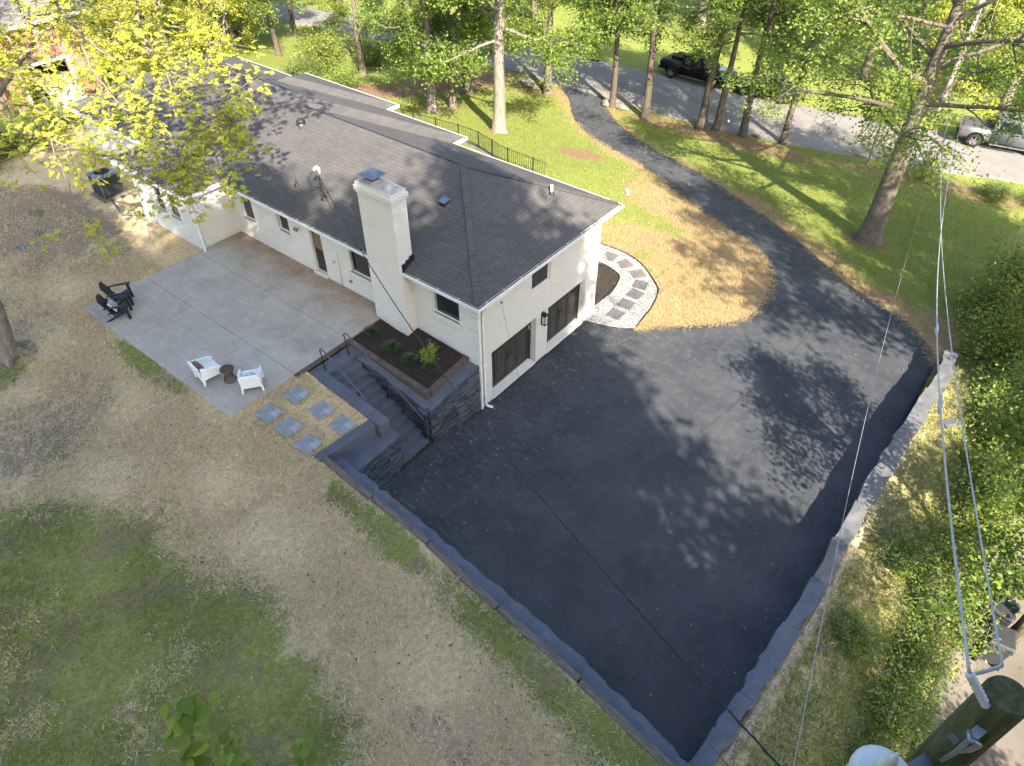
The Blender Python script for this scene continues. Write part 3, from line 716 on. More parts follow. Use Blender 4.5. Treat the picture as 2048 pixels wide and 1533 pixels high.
# garage doors
for k, (a, b) in enumerate(GD):
    gd = link('garage_door', None, house)
    n = 4; w = (b - a - .02) / n
    MB().box(a + .004, b - .004, .34, .37, .05, 2.138).build('door_leaf', M['darkdoor'], gd)
    for i in range(n):
        x0 = a + .01 + i * w
        m = MB()
        m.box(x0 + .012, x0 + .11, .305, .339, .08, 2.1); m.box(x0 + w - .11, x0 + w - .012, .305, .339, .08, 2.1)
        m.box(x0 + .11, x0 + w - .11, .305, .339, 1.98, 2.1); m.box(x0 + .11, x0 + w - .11, .305, .339, .08, .22); m.box(x0 + .11, x0 + w - .11, .305, .339, 1.5, 1.6)
        m.build('door_panel', M['darkdoor'], gd, .006)
    for s in (-1, 1):
        xm = (a + b) / 2 + s * .09
        m = MB(); m.tube([(xm, .30, 1.0), (xm, .255, 1.03), (xm, .25, 1.12), (xm, .255, 1.21), (xm, .30, 1.24)], .013, 6); m.build('door_handle', M['black'], gd, smooth=True)
    m = MB(); m.box(a + .002, a + .05, .243, .302, .02, 2.13); m.box(b - .05, b - .002, .243, .302, .02, 2.13); m.build('door_jamb', M['darkdoor'], gd, .005)
    MB().hexa([(a + .003, -.03, -.02), (b - .003, -.03, -.02), (b - .003, .42, -.02), (a + .003, .42, -.02), (a + .003, -.03, .02), (b - .003, -.03, .02), (b - .003, .36, .09), (a + .003, .36, .09)]).build('door_apron', M['cream'], gd, .008)
MB().box(3.06, 3.118, .255, .30, 1.5, 1.66).build('keypad', M['white'], house, .006)
# wall lantern between the garage doors
ln = thing('wall_lantern', 'black box lantern on the white pier between garage doors', 'lantern', (3.47, 0, 1.9))
MB().box(-.07, .07, -.03, -.001, -.2, .28).build('back_plate', M['black'], ln, .006)
m = MB()
for sx in (-1, 1):
    for y in (-.19, -.05): m.box(sx * .085 - .009, sx * .085 + .009, y - .009, y + .009, -.2, .17)
m.box(-.1, .1, -.205, -.035, -.23, -.2); m.build('cage', M['black'], ln)
MB().hexa([(-.12, -.22, .17), (.12, -.22, .17), (.12, -.031, .17), (-.12, -.031, .17), (-.05, -.14, .27), (.05, -.14, .27), (.05, -.06, .27), (-.05, -.06, .27)]).build('hood', M['black'], ln, .004)
MB().box(-.075, .075, -.18, -.06, -.195, .165).build('lantern_glass', plain('frosted_lantern_glass', (.45, .46, .46), .15), ln)
# flood light by the back door
fl = thing('flood_light', 'small twin flood light under the eave beside the back door', 'light', (0, 8.73, 4.0))
MB().lathe([(.0, -.001), (.07, 0), (.06, .03), (0, .035)], n=14).xform(Matrix.Rotation(-math.pi / 2, 4, 'Y')).build('base', M['white'], fl, smooth=True)
for s in (-1, 1):
    MB().lathe([(.025, 0), (.03, .06), (.06, .12), (.058, .13), (0, .125)], n=12).xform(Matrix.Translation((-.03, s * .05, 0)) @ Matrix.Rotation(s * .5, 4, 'X') @ Matrix.Rotation(-2.1, 4, 'Y')).build('lamp', plain('bronze_lamp', (.3, .17, .08), .3, .4), fl, smooth=True)
# tap, dryer vent and conduit on the back wall
fc = thing('hose_tap', 'white painted hose tap and bracket on the back wall', 'tap', (0, 6.85, 3.28))
MB().tube([(-.001, 0, 0), (-.1, 0, 0), (-.14, 0, -.05)], .022, 8).build('spout', M['cream'], fc, smooth=True)
MB().lathe([(.0, 0), (.05, .002), (.05, .016), (0, .018)], n=10).xform(Matrix.Translation((-.09, 0, .05))).build('wheel', M['cream'], fc)
MB().box(-.02, -.001, -.06, .06, -.07, .07).build('plate', M['cream'], fc, .004)
MB().tube([(-.03, 6.62, 3.75), (-.03, 6.62, 2.34)], .018, 8).build('conduit', M['cream'], house, smooth=True)
vt = thing('wall_vent', 'small round grey vent hood low on the back wall', 'vent', (0, 6.09, 2.75))
MB().lathe([(.07, 0), (.075, .02), (.055, .05), (.05, .05), (.03, .03), (0, .03)], n=14).xform(Matrix.Rotation(-math.pi / 2, 4, 'Y')).build('hood', plain('grey_vent', (.2, .2, .19), .6), vt, smooth=True)
for k in range(3): MB().box(-.05, -.04, -.04, .04, -.025 + k * .025, -.018 + k * .025).build('louvre', M['black'], vt)

# ---- roof : equal pitch hips over the stepped outline
PT = .45; EZ = 4.74
RECT = [(-.3, 7.7, -.3, 24.6), (-.3, 8.5, 8.0, 24.6), (-.3, 9.2, 12.8, 19.2), (-1.9, 8.5, 12.7, 18.0)]
def roof_h(x, y):
    x = np.asarray(x, float); y = np.asarray(y, float)
    z = np.full(np.broadcast(x, y).shape, -9.0)
    for a, b, c, d in RECT: z = np.maximum(z, np.minimum.reduce([x - a, b - x, y - c, d - y]))
    return z
def roof_z(x, y): return EZ + PT * float(roof_h(x, y))
res = .1; gx = np.round(np.arange(-1.9, 9.21, res), 3); gy = np.round(np.arange(-.3, 24.61, res), 3)
GX, GY = np.meshgrid(gx, gy, indexing='ij'); GH = roof_h(GX, GY); ny = len(gy)
fs = []
for i in range(len(gx) - 1):
    for j in range(ny - 1):
        if float(roof_h(gx[i] + res / 2, gy[j] + res / 2)) <= 1e-4: continue
        a, b, c, d = i * ny + j, (i + 1) * ny + j, (i + 1) * ny + j + 1, i * ny + j + 1
        hc = float(roof_h(gx[i] + res / 2, gy[j] + res / 2))
        if abs((GH[i, j] + GH[i + 1, j + 1]) / 2 - hc) <= abs((GH[i + 1, j] + GH[i, j + 1]) / 2 - hc): fs += [(a, b, c), (a, c, d)]
        else: fs += [(a, b, d), (b, c, d)]
bm = bmesh.new(); vv = [bm.verts.new((x, y, EZ + PT * max(h, 0))) for x, y, h in zip(GX.ravel(), GY.ravel(), GH.ravel())]
for f in fs: bm.faces.new([vv[k] for k in f])
bmesh.ops.delete(bm, geom=[v for v in bm.verts if not v.link_faces], context='VERTS')
bmesh.ops.dissolve_limit(bm, angle_limit=R(1.0), verts=bm.verts, edges=bm.edges)
bmesh.ops.recalc_face_normals(bm, faces=bm.faces)
rm = bpy.data.meshes.new('roof'); bm.to_mesh(rm); bm.free(); rm.materials.append(M['shingle'])
roof = link('roof', rm, house)
sol = roof.modifiers.new('thickness', 'SOLIDIFY'); sol.thickness = .05; sol.offset = -1
# outline of the eaves, walked counter-clockwise
EV = [(-.3, -.3), (7.7, -.3), (7.7, 8.0), (8.5, 8.0), (8.5, 12.8), (9.2, 12.8), (9.2, 19.2), (8.5, 19.2), (8.5, 24.6), (-.3, 24.6), (-.3, 18.0), (-1.9, 18.0), (-1.9, 12.7), (-.3, 12.7)]
for k in range(len(EV)):
    a = np.array(EV[k]); b = np.array(EV[(k + 1) % len(EV)]); d = (b - a) / np.linalg.norm(b - a); nrm = np.array([d[1], -d[0]]); L = np.linalg.norm(b - a)
    p = np.array(EV[k - 1]); q = np.array(EV[(k + 2) % len(EV)])
    def turn(u, v, w): return (v - u)[0] * (w - v)[1] - (v - u)[1] * (w - v)[0] > 0
    ca = turn(p, a, b); cb = turn(a, b, q)           # convex corners get mitred outwards
    W = .115
    e0 = (W if ca else -W); e1 = (W if cb else -W)
    def cross(s0, s1, t0, t1, z0, z1):               # strip between offsets s0..s1 from the eave line
        A = a - d * t0 * s1 / W + nrm * s1; A0 = a - d * t0 * s0 / W + nrm * s0; B = b + d * t1 * s1 / W + nrm * s1; B0 = b + d * t1 * s0 / W + nrm * s0
        return [(A0[0], A0[1], z0), (A[0], A[1], z0), (B[0], B[1], z0), (B0[0], B0[1], z0), (A0[0], A0[1], z1), (A[0], A[1], z1), (B[0], B[1], z1), (B0[0], B0[1], z1)]
    m = MB(); m.hexa(cross(-.03, -.004, e0, e1, EZ - .2, EZ - .052)); m.build('fascia_board', M['white'], house)
    inn = -.42 if k not in (11, 12) else -.3
    m = MB(); m.hexa(cross(-.33, -.032, e0 if ca else e0, e1, EZ - .2 + .0015 * k, EZ - .185 + .0015 * k)); m.build('soffit', M['cream'], house)
    g = link('gutter', None, house)
    m = MB(); m.hexa(cross(-.002, W - .014, e0, e1, EZ - .15, EZ - .14)); m.hexa(cross(W - .014, W, e0, e1, EZ - .15, EZ - .035)); m.hexa(cross(W - .03, W - .0145, e0, e1, EZ - .045, EZ - .035)); m.build('trough', M['white'], g)
    m = MB(); m.hexa(cross(.002, W - .016, e0, e1, EZ - .139, EZ - .075)); m.build('leaf_litter', M['gutterdirt'], g)
    for t in np.arange(.35, L - .2, .85):
        c = a + d * t; MB().beam((*(c + nrm * -.02), EZ - .03), (*(c + nrm * (W - .002)), EZ - .028), .03, .012).build('hanger', M['white'], g)
# ridge vents: dark slots along the two ridges
MB().beam((3.7, 3.9, EZ + PT * 4.0 + .004), (3.7, 12.0, EZ + PT * 4.0 + .004), .06, .02).build('ridge_vent', M['flash'], roof, .008)
MB().beam((4.1, 13.2, EZ + PT * 4.4 + .004), (4.1, 19.5, EZ + PT * 4.4 + .004), .06, .02).build('ridge_vent', M['flash'], roof, .008)
# hip caps
def hipcap(p, q, name='hip_cap'):
    n = int(np.linalg.norm(np.array(q) - np.array(p)) / .3)
    m = MB()
    for k in range(n):
        a = np.array(p) + (np.array(q) - np.array(p)) * k / n; b = np.array(p) + (np.array(q) - np.array(p)) * (k + 1.08) / n
        m.beam(a + np.array([0, 0, .008]), b + np.array([0, 0, .022]), .22, .012)
    return m.build(name, M['shingle'], roof)
hipcap((-.25, -.25, EZ + .02), (3.7, 3.7, EZ + PT * 4.0)); hipcap((7.65, -.25, EZ + .02), (3.7, 3.7, EZ + PT * 4.0))
hipcap((-1.85, 12.75, EZ + .02), (.7, 15.3, EZ + PT * 2.6))
# roof furniture
def on_roof(x, y): return (x, y, roof_z(x, y))
x, y = 2.2, 3.25; z = roof_z(x, y)
rv = thing('box_roof_vent', 'small square slate vent on the roof behind the chimney', 'roof vent', (x, y, z))
MB().hexa([(-.12, -.12, -.06), (.12, -.12, .04), (.12, .12, .04), (-.12, .12, -.06), (-.12, -.12, .13), (.12, -.12, .17), (.12, .12, .17), (-.12, .12, .13)]).build('body', M['flash'], rv)
MB().hexa([(-.17, -.15, .13), (.15, -.15, .171), (.15, .15, .171), (-.17, .15, .13), (-.17, -.15, .15), (.15, -.15, .19), (.15, .15, .19), (-.17, .15, .15)]).build('hood', M['steelblue'], rv, .008)
MB().hexa([(-.26, -.22, -.11), (.22, -.22, .105), (.22, .22, .105), (-.26, .22, -.11), (-.26, -.22, -.10), (.22, -.22, .115), (.22, .22, .115), (-.26, .22, -.10)]).build('flashing', M['shingle'], rv)
x, y = 2.85, 11.3; z = roof_z(x, y)
rv = thing('turned_roof_vent', 'pale hooded roof vent just below the ridge among leaf shadows', 'roof vent', (x, y, z))
MB().lathe([(.1, -.05), (.1, .22)], n=14).build('stack', M['metal'], rv, smooth=True)
MB().lathe([(.17, .2), (.18, .24), (.1, .33), (0, .35)], n=14).build('hood', M['flash'], rv, smooth=True)
def pipe(x, y, h, r, mt, lb):
    t = thing('vent_pipe', lb, 'vent pipe', on_roof(x, y))
    MB().lathe([(r, -.06), (r, h), (r * .75, h), (r * .75, h - .05)], n=12).build('pipe', mt, t, smooth=True)
    MB().lathe([(r + .07, -.03), (r + .05, .05), (r + .006, .09)], n=12, cap=False).build('boot', M['flash'], t, smooth=True)
pipe(5.62, 1.32, .34, .045, M['white'], 'short white vent pipe on the garage end of roof')
pipe(.75, 9.3, .3, .03, M['flash'], 'thin dark vent pipe on the back roof slope near the eave')
# service mast with its weatherhead
mx, my = .72, 7.75
ms = thing('service_mast', 'electric service mast with white weatherhead and looped wires on roof', 'service mast', on_roof(mx, my))
MB().tube([(0, 0, -.08), (0, 0, .95)], .036, 10).build('mast', plain('dark_conduit', (.06, .062, .066), .5), ms, smooth=True)
MB().tube([(0, 0, .93), (0, 0, 1.14), (-.05, .02, 1.2), (-.13, .04, 1.18), (-.17, .05, 1.1)], [.05, .052, .06, .06, .05], 10).build('weatherhead', M['white'], ms, smooth=True)
for k in range(3):
    a = 1.9 + k * 1.1; m = MB().tube([(-.15, .05, 1.12), (-.2 + .3 * math.cos(a), .35 * math.sin(a), .9), (-.1 + .32 * math.cos(a), .3 * math.sin(a), .45), (.0, .0, .4 + .08 * k)], .009, 5); m.build('wire_loop', M['wire'], ms, smooth=True)
MB().lathe([(.13, -.03), (.1, .06), (.045, .1)], n=12, cap=False).build('boot', M['flash'], ms, smooth=True)

# ---- chimney
ch = link('chimney', None, house)
MB().box(-.5, .1, 2.80, 4.31, 1.9, 7.1).build('shaft', M['brick'], ch)
MB().box(-.53, .13, 2.77, 4.34, 7.1, 7.18).build('corbel_course', M['brick'], ch)
MB().box(-.56, .16, 2.74, 4.37, 7.18, 7.34).build('corbel_course', M['brick'], ch)
MB().box(-.52, .12, 2.78, 4.33, 7.34, 7.44).build('corbel_course', M['brick'], ch)
MB().hexa([(-.5, 2.8, 7.44), (.1, 2.8, 7.44), (.1, 4.31, 7.44), (-.5, 4.31, 7.44), (-.4, 2.9, 7.475), (.0, 2.9, 7.475), (.0, 4.2, 7.475), (-.4, 4.2, 7.475)]).build('mortar_crown', M['rooftop'], ch)
m = MB(); m.lathe([(.24, 7.44), (.22, 7.5), (.12, 7.56), (.02, 7.58)], (-.2, 3.18, 0), 12); m.build('sealed_flue', M['rooftop'], ch, smooth=True)
cp = link('flue_cap', None, ch)
m = MB(); m.box(-.38, -.02, 3.66, 4.02, 7.47, 7.53); m.build('flue_collar', M['rooftop'], cp, .008)
m = MB()
for i in range(9):
    t = i / 8
    for (xa, ya, xb, yb) in ((-.36, 3.68, -.04, 3.68), (-.36, 4.0, -.04, 4.0), (-.36, 3.68, -.36, 4.0), (-.04, 3.68, -.04, 4.0)):
        x, y = xa + (xb - xa) * t, ya + (yb - ya) * t; m.beam((x, y, 7.53), (x, y, 7.72), .006, .006, (1, 0, 0))
m.build('spark_mesh', M['metal'], cp)
MB().add([(-.5, 3.52, 7.71), (.1, 3.52, 7.71), (.1, 4.16, 7.71), (-.5, 4.16, 7.71), (-.2, 3.84, 7.83), (-.5, 3.52, 7.70), (.1, 3.52, 7.70), (.1, 4.16, 7.70), (-.5, 4.16, 7.70)], [(0, 1, 4), (1, 2, 4), (2, 3, 4), (3, 0, 4), (8, 7, 6, 5), (0, 5, 6, 1), (1, 6, 7, 2), (2, 7, 8, 3), (3, 8, 5, 0)]).build('hood', M['steelblue'], cp)
# stepped black flashing where the roof meets the chimney
for side, y in ((-1, 2.80), (1, 4.31)):
    m = MB()
    for k in range(3):
        x0 = -.4 + k * .17; zt = roof_z(x0 + .08, y) + .26
        m.box(x0, x0 + .17, y - (.012 if side < 0 else -.002), y + (-.002 if side < 0 else .012), roof_z(x0, y) - .05, zt)
    m.build('step_flashing', M['flash'], ch)
MB().beam((.115, 2.74, roof_z(.12, 3) + .1), (.115, 4.37, roof_z(.12, 3) + .1), .03, .3).build('back_flashing', M['flash'], ch)

# ---- downspouts
d = thing('downspout', 'tall white downspout on the garage corner ending in a shoe', 'downspout', (.1, -.06, 0))
MB().tube([(-.08, -.3, 4.6), (-.08, -.26, 4.48), (.06, -.03, 4.3), (.06, 0, 4.0), (.06, 0, .16), (.08, -.05, .08), (.16, -.25, .05)], .045, 8).build('pipe', M['white'], d, smooth=True)
for z in (3.4, 1.9, .6): MB().box(0, .12, -.055, .055, z, z + .03).build('strap', M['white'], d)
MB().box(-.14, -.05, -.02, .05, .02, 4.3).build('corner_board', M['white'], d, .008)
d = thing('downspout', 'short white downspout at the outer corner of the rear wing', 'downspout', (-1.72, 12.8, 2.3))
MB().tube([(-.2, -.12, 2.3), (-.18, -.1, 2.2), (0, -.02, 2.0), (0, 0, 1.75), (0, 0, .14), (-.03, -.06, .06), (-.12, -.16, .04)], .042, 8).build('pipe', M['white'], d, smooth=True)
for z in (1.5, .7): MB().box(-.052, .052, -.05, .05, z, z + .03).build('strap', M['white'], d)
# ================================================================== PATIO
patio = thing('concrete_patio', 'large stained grey concrete patio behind the house', 'patio', (-3.35, 8.5, 2.2))
G = .006
def slab(x0, x1, y0, y1): MB().box(x0 + G + 3.35, x1 - G + 3.35, y0 + G - 8.5, y1 - G - 8.5, 0, .13).build('slab', M['concrete'], patio, .008)
for x0, x1, ys_ in ((-6.72, -4.26, (4.13, 6.63, 9.9, 12.84)), (-4.26, -2.0, (4.13, 8.6, 12.84)), (-2.0, -.004, (4.13, 8.6, 12.84))):
    for y0, y1 in zip(ys_[:-1], ys_[1:]): slab(x0, x1, y0, y1)
MB().box(-6.7 + 3.35, -.02 + 3.35, 4.15 - 8.5, 12.8 - 8.5, -.02, .115).build('joint_bed', plain('patio_joint_dirt', (.1, .09, .08), .95), patio)
MB().beam((-4.3, 4.07, 2.27), (-2.0, 4.07, 2.27), .11, .12).top('patio_edge_timber', M['bedtimber'], 'brown timber strip between the patio and the blue-grey landing', 'timber', bevel=.01)

# ================================================================== STEPS TO THE PARKING COURT
steps = thing('garden_steps', 'long flight of blue-grey painted concrete steps down to the parking court', 'steps', (-2.9, 1.9, 0))
SX0, SX1, SY0, SY1, ZL = -3.52, -2.3, 3.45, .36, 2.18
NR = 12; dz = ZL / NR; dy = (SY0 - SY1) / (NR - 1)
gs = random.Random(4)
for k in range(1, NR):
    zt = ZL - k * dz; y1 = SY0 - (k - 1) * dy; y0 = y1 - dy
    MB().hexa([(SX0 + 2.9, y0 - 1.9 - .02, max(zt - dz - .25, -.05)), (SX1 + 2.9, y0 - 1.9 - .02, max(zt - dz - .25, -.05)), (SX1 + 2.9, y1 - 1.9 + .05, max(zt - dz - .25, -.05)), (SX0 + 2.9, y1 - 1.9 + .05, max(zt - dz - .25, -.05)),
               (SX0 + 2.9, y0 - 1.9 + gs.uniform(-.02, .02), zt), (SX1 + 2.9, y0 - 1.9 + gs.uniform(-.02, .02), zt), (SX1 + 2.9, y1 - 1.9 + .05, zt), (SX0 + 2.9, y1 - 1.9 + .05, zt)]).build('step', M['paint'], steps, .014)
MB().box(-3.9 + 2.9, -2.04 + 2.9, SY0 - 1.9, 4.01 - 1.9, 1.2, ZL).build('landing', M['paint'], steps, .012)
for x in (-3.3, -2.7): MB().box(x + 2.9, x + 2.9 + .5, 3.55 - 1.9, 3.95 - 1.9, ZL, ZL + .012).build('landing_flag', M['paint'], steps, .006)
# sloping left cheek, in two painted timbers, then the timber that turns along the lawn
def skew(name, a, b, wd, th, mat, par=None, label=None, bev=.015, cat='timber', group=None):
    m = MB(); a = Vector(a); b = Vector(b); d = (b - a); d.z = 0; sd = Vector((d.y, -d.x, 0)).normalized() * wd / 2
    P = [a - sd, a + sd, b + sd, b - sd]
    m.hexa([p - Vector((0, 0, th)) for p in P] + P)
    if par is None: return m.top(name, mat, label, cat, group, bevel=bev)
    return m.build(name, mat, par, bev)
skew('cheek_timber', (-3.72, 3.44, 2.2), (-3.72, 2.2, 2.12), .42, .5, M['paint'], None, 'upper blue-grey painted sloping timber left of the steps', group='painted timbers edging the steps')
skew('cheek_timber', (-3.73, 2.185, 2.1), (-3.73, .66, 1.87), .4, 1.0, M['paint'], None, 'lower blue-grey painted sloping timber left of the steps', group='painted timbers edging the steps')
skew('lawn_timber', (-3.94, 1.0, 1.88), (-6.0, 1.12, 1.95), .3, .6, M['paint'], None, 'blue-grey painted timber across the lawn end above the stone wall', group='painted timbers edging the steps')
# ledges
ledge = thing('stair_ledge', 'smooth blue-grey painted ledge around the planting bed above the stone wall', 'ledge', (-2.1, 1.5, 0))
m = MB(); m.add([(-2.34, 3.5, 2.12), (-2.0, 3.9, 2.14), (-1.6, .9, 1.5), (-2.17, .3, 1.32), (-.05, .62, 1.98), (.0, .02, 1.96), (-1.1, .16, 1.66), (-.9, .78, 1.76),
                  (-2.26, 2.4, 1.9), (-1.85, 2.6, 1.94), (-2.22, 1.3, 1.6), (-1.7, 1.6, 1.68)], [(0, 8, 9, 1), (8, 10, 11, 9), (10, 3, 2, 11), (3, 6, 7, 2), (6, 5, 4, 7)])
o = m.xform(Matrix.Translation((2.1, -1.5, 0))).build('ledge_top', M['paint'], ledge)
so = o.modifiers.new('thick', 'SOLIDIFY'); so.thickness = .14; so.offset = 1 if False else -1
MB().add([(-5.62, .2, 1.4), (-3.46, .34, 1.32), (-3.46, .86, 1.36), (-6.0, 1.0, 1.46), (-5.62, .2, .9), (-3.46, .34, .9), (-3.46, .86, .9), (-6.0, 1.0, .9)], [(0, 1, 2, 3), (7, 6, 5, 4), (0, 4, 5, 1), (1, 5, 6, 2), (2, 6, 7, 3), (3, 7, 4, 0)]).top('wall_ledge', M['paint'], 'blue-grey painted ledge on top of the short stone wall left of the steps', 'ledge', bevel=.02)

def stone_wall(name, label, A, B, zt, nrm, zb=lambda t: 0.0, seed=1, inset=.16, hs=(.05, .095), ls=(.16, .42)):
    """dry laid slabs between A and B; zt(t) top height; every slab a part"""
    g = random.Random(seed); A = Vector((*A, 0)); B = Vector((*B, 0)); d = (B - A); L = d.length; d.normalize(); nv = Vector((*nrm, 0)).normalized()
    c = (A + B) / 2; t = thing(name, label, 'stone wall', (c.x, c.y, 0))
    # mortar core behind the slabs
    P = [A - nv * .02, B - nv * .02, B - nv * .3, A - nv * .3]
    m = MB(); m.hexa([p + Vector((0, 0, zb(k) - .05)) - c for p, k in zip(P, (0, 1, 1, 0))] + [p + Vector((0, 0, max(zt(k) - .07, zb(k) + .01))) - c for p, k in zip(P, (0, 1, 1, 0))]); m.build('core', M['flash'], t)
    z = 0.0; cnt = 0
    zmax = max(zt(0), zt(.5), zt(1))
    while z < zmax:
        h = g.uniform(*hs); u = -g.uniform(0, .2)
        while u < L:
            l = g.uniform(*ls); u0, u1 = max(u, 0), min(u + l, L); u += l + .008
            if u1 - u0 < .05: continue
            tm = (u0 + u1) / 2 / L
            if z + h * .4 > zt(tm) or z + h < zb(tm): continue
            f = g.uniform(.0, .1); a0 = A + d * u0; a1 = A + d * u1; j = lambda s=.008: g.uniform(-s, s)
            z0, z1 = z + .004, z + h - .004
            if z1 > zt(tm) - .0: z1 = zt(tm)
            if z1 - z0 < .015: continue
            lo = [a0 + nv * (f + j(.015)), a1 + nv * (f + j(.015)), a1 - nv * inset, a0 - nv * inset]
            m = MB(); m.hexa([Vector((p.x, p.y, z0 + j())) - c for p in lo] + [Vector((p.x, p.y, z1 + j())) - c for p in [lo[0] - nv * .01, lo[1] - nv * .01, lo[2], lo[3]]])
            m.build('stone', M['stone'], t); cnt += 1
        z += h
    return t
stone_wall('stone_wall', 'dark slate-painted dry stone wall between the steps and the garage corner', (-2.2, .31), (-.06, .04), lambda t: 1.3 + .62 * t, (-.12, -1), seed=2, ls=(.18, .46), hs=(.055, .1))
stone_wall('stone_wall', 'shadowed dry stone cheek wall along the right side of the steps', (-2.29, 3.3), (-2.24, .34), lambda t: 2.06 - .74 * t, (-1, 0), zb=lambda t: 1.98 - 2.0 * t, seed=5, hs=(.05, .085), ls=(.16, .4))
stone_wall('stone_wall', 'short dry stone wall under the ledge left of the steps', (-5.6, .17), (-3.5, .3), lambda t: 1.36 - .05 * t, (-.05, -1), seed=8, ls=(.18, .46), hs=(.055, .1))

# handrails
def handrail(name, label, pts, posts, mids=()):
    t = thing(name, label, 'handrail', posts[0][0])
    o = Vector(posts[0][0])
    MB().tube([Vector(p) - o for p in pts], .024, 8).build('rail', M['rail'], t, smooth=True)
    for a, b in posts: MB().tube([Vector(a) - o, Vector(b) - o], .019, 8).build('post', M['black'], t, smooth=True)
def railz(y): return .9 + ZL + (y - 3.5) * (dz / dy) * .98
handrail('handrail', 'right blue-grey pipe handrail beside the planting bed', [(-2.46, 3.66, 2.9), (-2.45, 3.7, 3.02), (-2.44, 3.62, 3.1), (-2.43, 3.5, railz(3.5) + .0), (-2.38, .42, railz(.42)), (-2.38, .40, railz(.42) - .06)], [((-2.46, 3.62, ZL), (-2.46, 3.66, 2.98)), ((-2.38, .42, .17), (-2.38, .42, railz(.42))), ((-2.4, 2.0, 1.0), (-2.4, 2.0, railz(2.0)))])
handrail('handrail', 'left blue-grey pipe handrail beside the stepping stones', [(-3.46, 3.66, 2.9), (-3.45, 3.7, 3.02), (-3.45, 3.62, 3.1), (-3.45, 3.5, railz(3.5)), (-3.44, .62, railz(.62)), (-3.44, .6, railz(.62) - .06)], [((-3.46, 3.62, ZL), (-3.46, 3.66, 2.98)), ((-3.46, .62, .35), (-3.44, .62, railz(.62))), ((-3.45, 2.1, 1.0), (-3.45, 2.1, railz(2.1)))])

# planting bed
MB().add([(-1.98, 4.1, 2.26), (-.02, 4.1, 2.3), (-.02, .55, 2.12), (-1.74, .8, 1.66), (-1.0, 2.6, 2.08), (-1.88, 2.4, 1.98)], [(0, 5, 4, 1), (5, 3, 4), (1, 4, 2), (4, 3, 2)]).top('planting_bed', M['mulch'], None, None, kind='structure')
skew('bed_timber', (-2.0, 4.12, 2.32), (-1.92, 2.5, 2.06), .2, .5, M['bedtimber'], None, 'brown bed timber running from the patio along the handrail', group='timbers edging the planting bed')
skew('bed_timber', (-1.92, 2.49, 2.06), (-1.80, .66, 1.74), .2, .5, M['bedtimber'], None, 'brown bed timber sloping down to the bed corner by the steps', group='timbers edging the planting bed')
skew('bed_timber', (-1.69, .70, 1.73), (-.04, .53, 2.17), .2, .34, M['bedtimber'], None, 'rotting brown bed timber across the end facing the parking court', group='timbers edging the planting bed')

# stepping stones in the straw
ss = [((-4.78, 3.46), 'stepping stone nearest the steps and the patio'), ((-5.85, 3.46), 'stepping stone nearest the patio corner, with a dark spot'), ((-4.68, 2.42), 'middle stepping stone of the row by the steps'), ((-5.8, 2.62), 'middle stepping stone of the row by the lawn'), ((-4.64, 1.55), 'last stepping stone of the row by the steps'), ((-5.83, 1.72), 'last stepping stone of the row by the lawn timber')]
padm = NT('blue_grey_wood_grain_paver'); po = padm.obj(); gr_ = padm.noise(padm.scale(po, (14, 1.2, 1)), 2.5, 6, .65)
padm.bump(gr_, .5, .01); c_ = padm.mix(padm.ramp(gr_, [(.35, 0), (.65, 1)]), (.13, .14, .15), (.235, .245, .255)); c_ = padm.mix(padm.ramp(padm.noise(po, 2.6, 4), [(.5, 0), (.7, .6)]), c_, (.38, .39, .4)); padm = padm.done(c_, .7)
rr = random.Random(2)
for (x, y), lb in ss:
    o = MB().box(-.3, .3, -.32, .32, -.02, .06).build('stepping_stone', padm, bevel=.012, loc=(x, y, float(zback(x, y)) + .01), rz=rr.uniform(-.06, .06)); tag(o, lb, 'stepping stone', 'stepping stones in the straw')

# ================================================================== WALLS OF THE PARKING COURT
# left: painted ledge with old railway timbers behind it
lw = thing('parking_wall', 'long retaining wall with blue-grey painted rough ledge left of the parking court', 'retaining wall', (-5.9, -5, 0))
yy = np.concatenate([np.arange(1.0, -11.3, -.22), [-11.35]]); g = np.random.default_rng(11)
inx = np.interp(-yy, [-1.0, .5, 4, 8.45, 11.35], [-5.38, -5.45, -5.62, -5.95, -6.42]) + g.normal(0, .035, len(yy)); oux = wallx(yy) + .16; zt = zback(-6.5, yy) - .05 - .22 * sst(-.6, 2.0, yy)
top = []; m = MB()
for x0, x1, y, z in zip(oux, inx, yy, zt):
    top.append([(x0 + 5.9, y + 5, z + g.normal(0, .012)), ((x0 + x1) / 2 + 5.9, y + 5, z + g.normal(0, .014)), (x1 + 5.9 - .03, y + 5 + g.normal(0, .02), z - .01 + g.normal(0, .015)), (x1 + 5.9, y + 5, z - .09), (x1 + 5.9 + .06, y + 5, -.05)])
vs_ = [p for r_ in top for p in r_]; fs_ = []
for i in range(len(top) - 1):
    for k in range(4): a = i * 5 + k; fs_.append((a, a + 1, a + 6, a + 5))
m.add(vs_, fs_); m.build('painted_ledge', M['paint'], lw, smooth=False)
ty = [1.12, -1.1, -3.3, -5.9, -8.5, -11.3]
for k, (a, b) in enumerate(zip(ty[:-1], ty[1:])):
    xa = float(wallx(a)) + .09; xb = float(wallx(b)) + .09 + (.03 if k % 2 else -.02)
    lb = ['old timber at the stair end of the left parking wall', 'second old timber along the left parking wall', 'middle old timber along the left parking wall', 'fourth old timber along the left parking wall', 'nearest old timber at the bottom end of the left parking wall'][k]
    o = skew('wall_timber', (xa, a - .02, float(zback(-6.5, a)) + .07), (xb, b + .02, float(zback(-6.5, b)) + .05), .19, .35, M['timber'], None, lb, .02, 'timber', 'old timbers on the left parking wall')
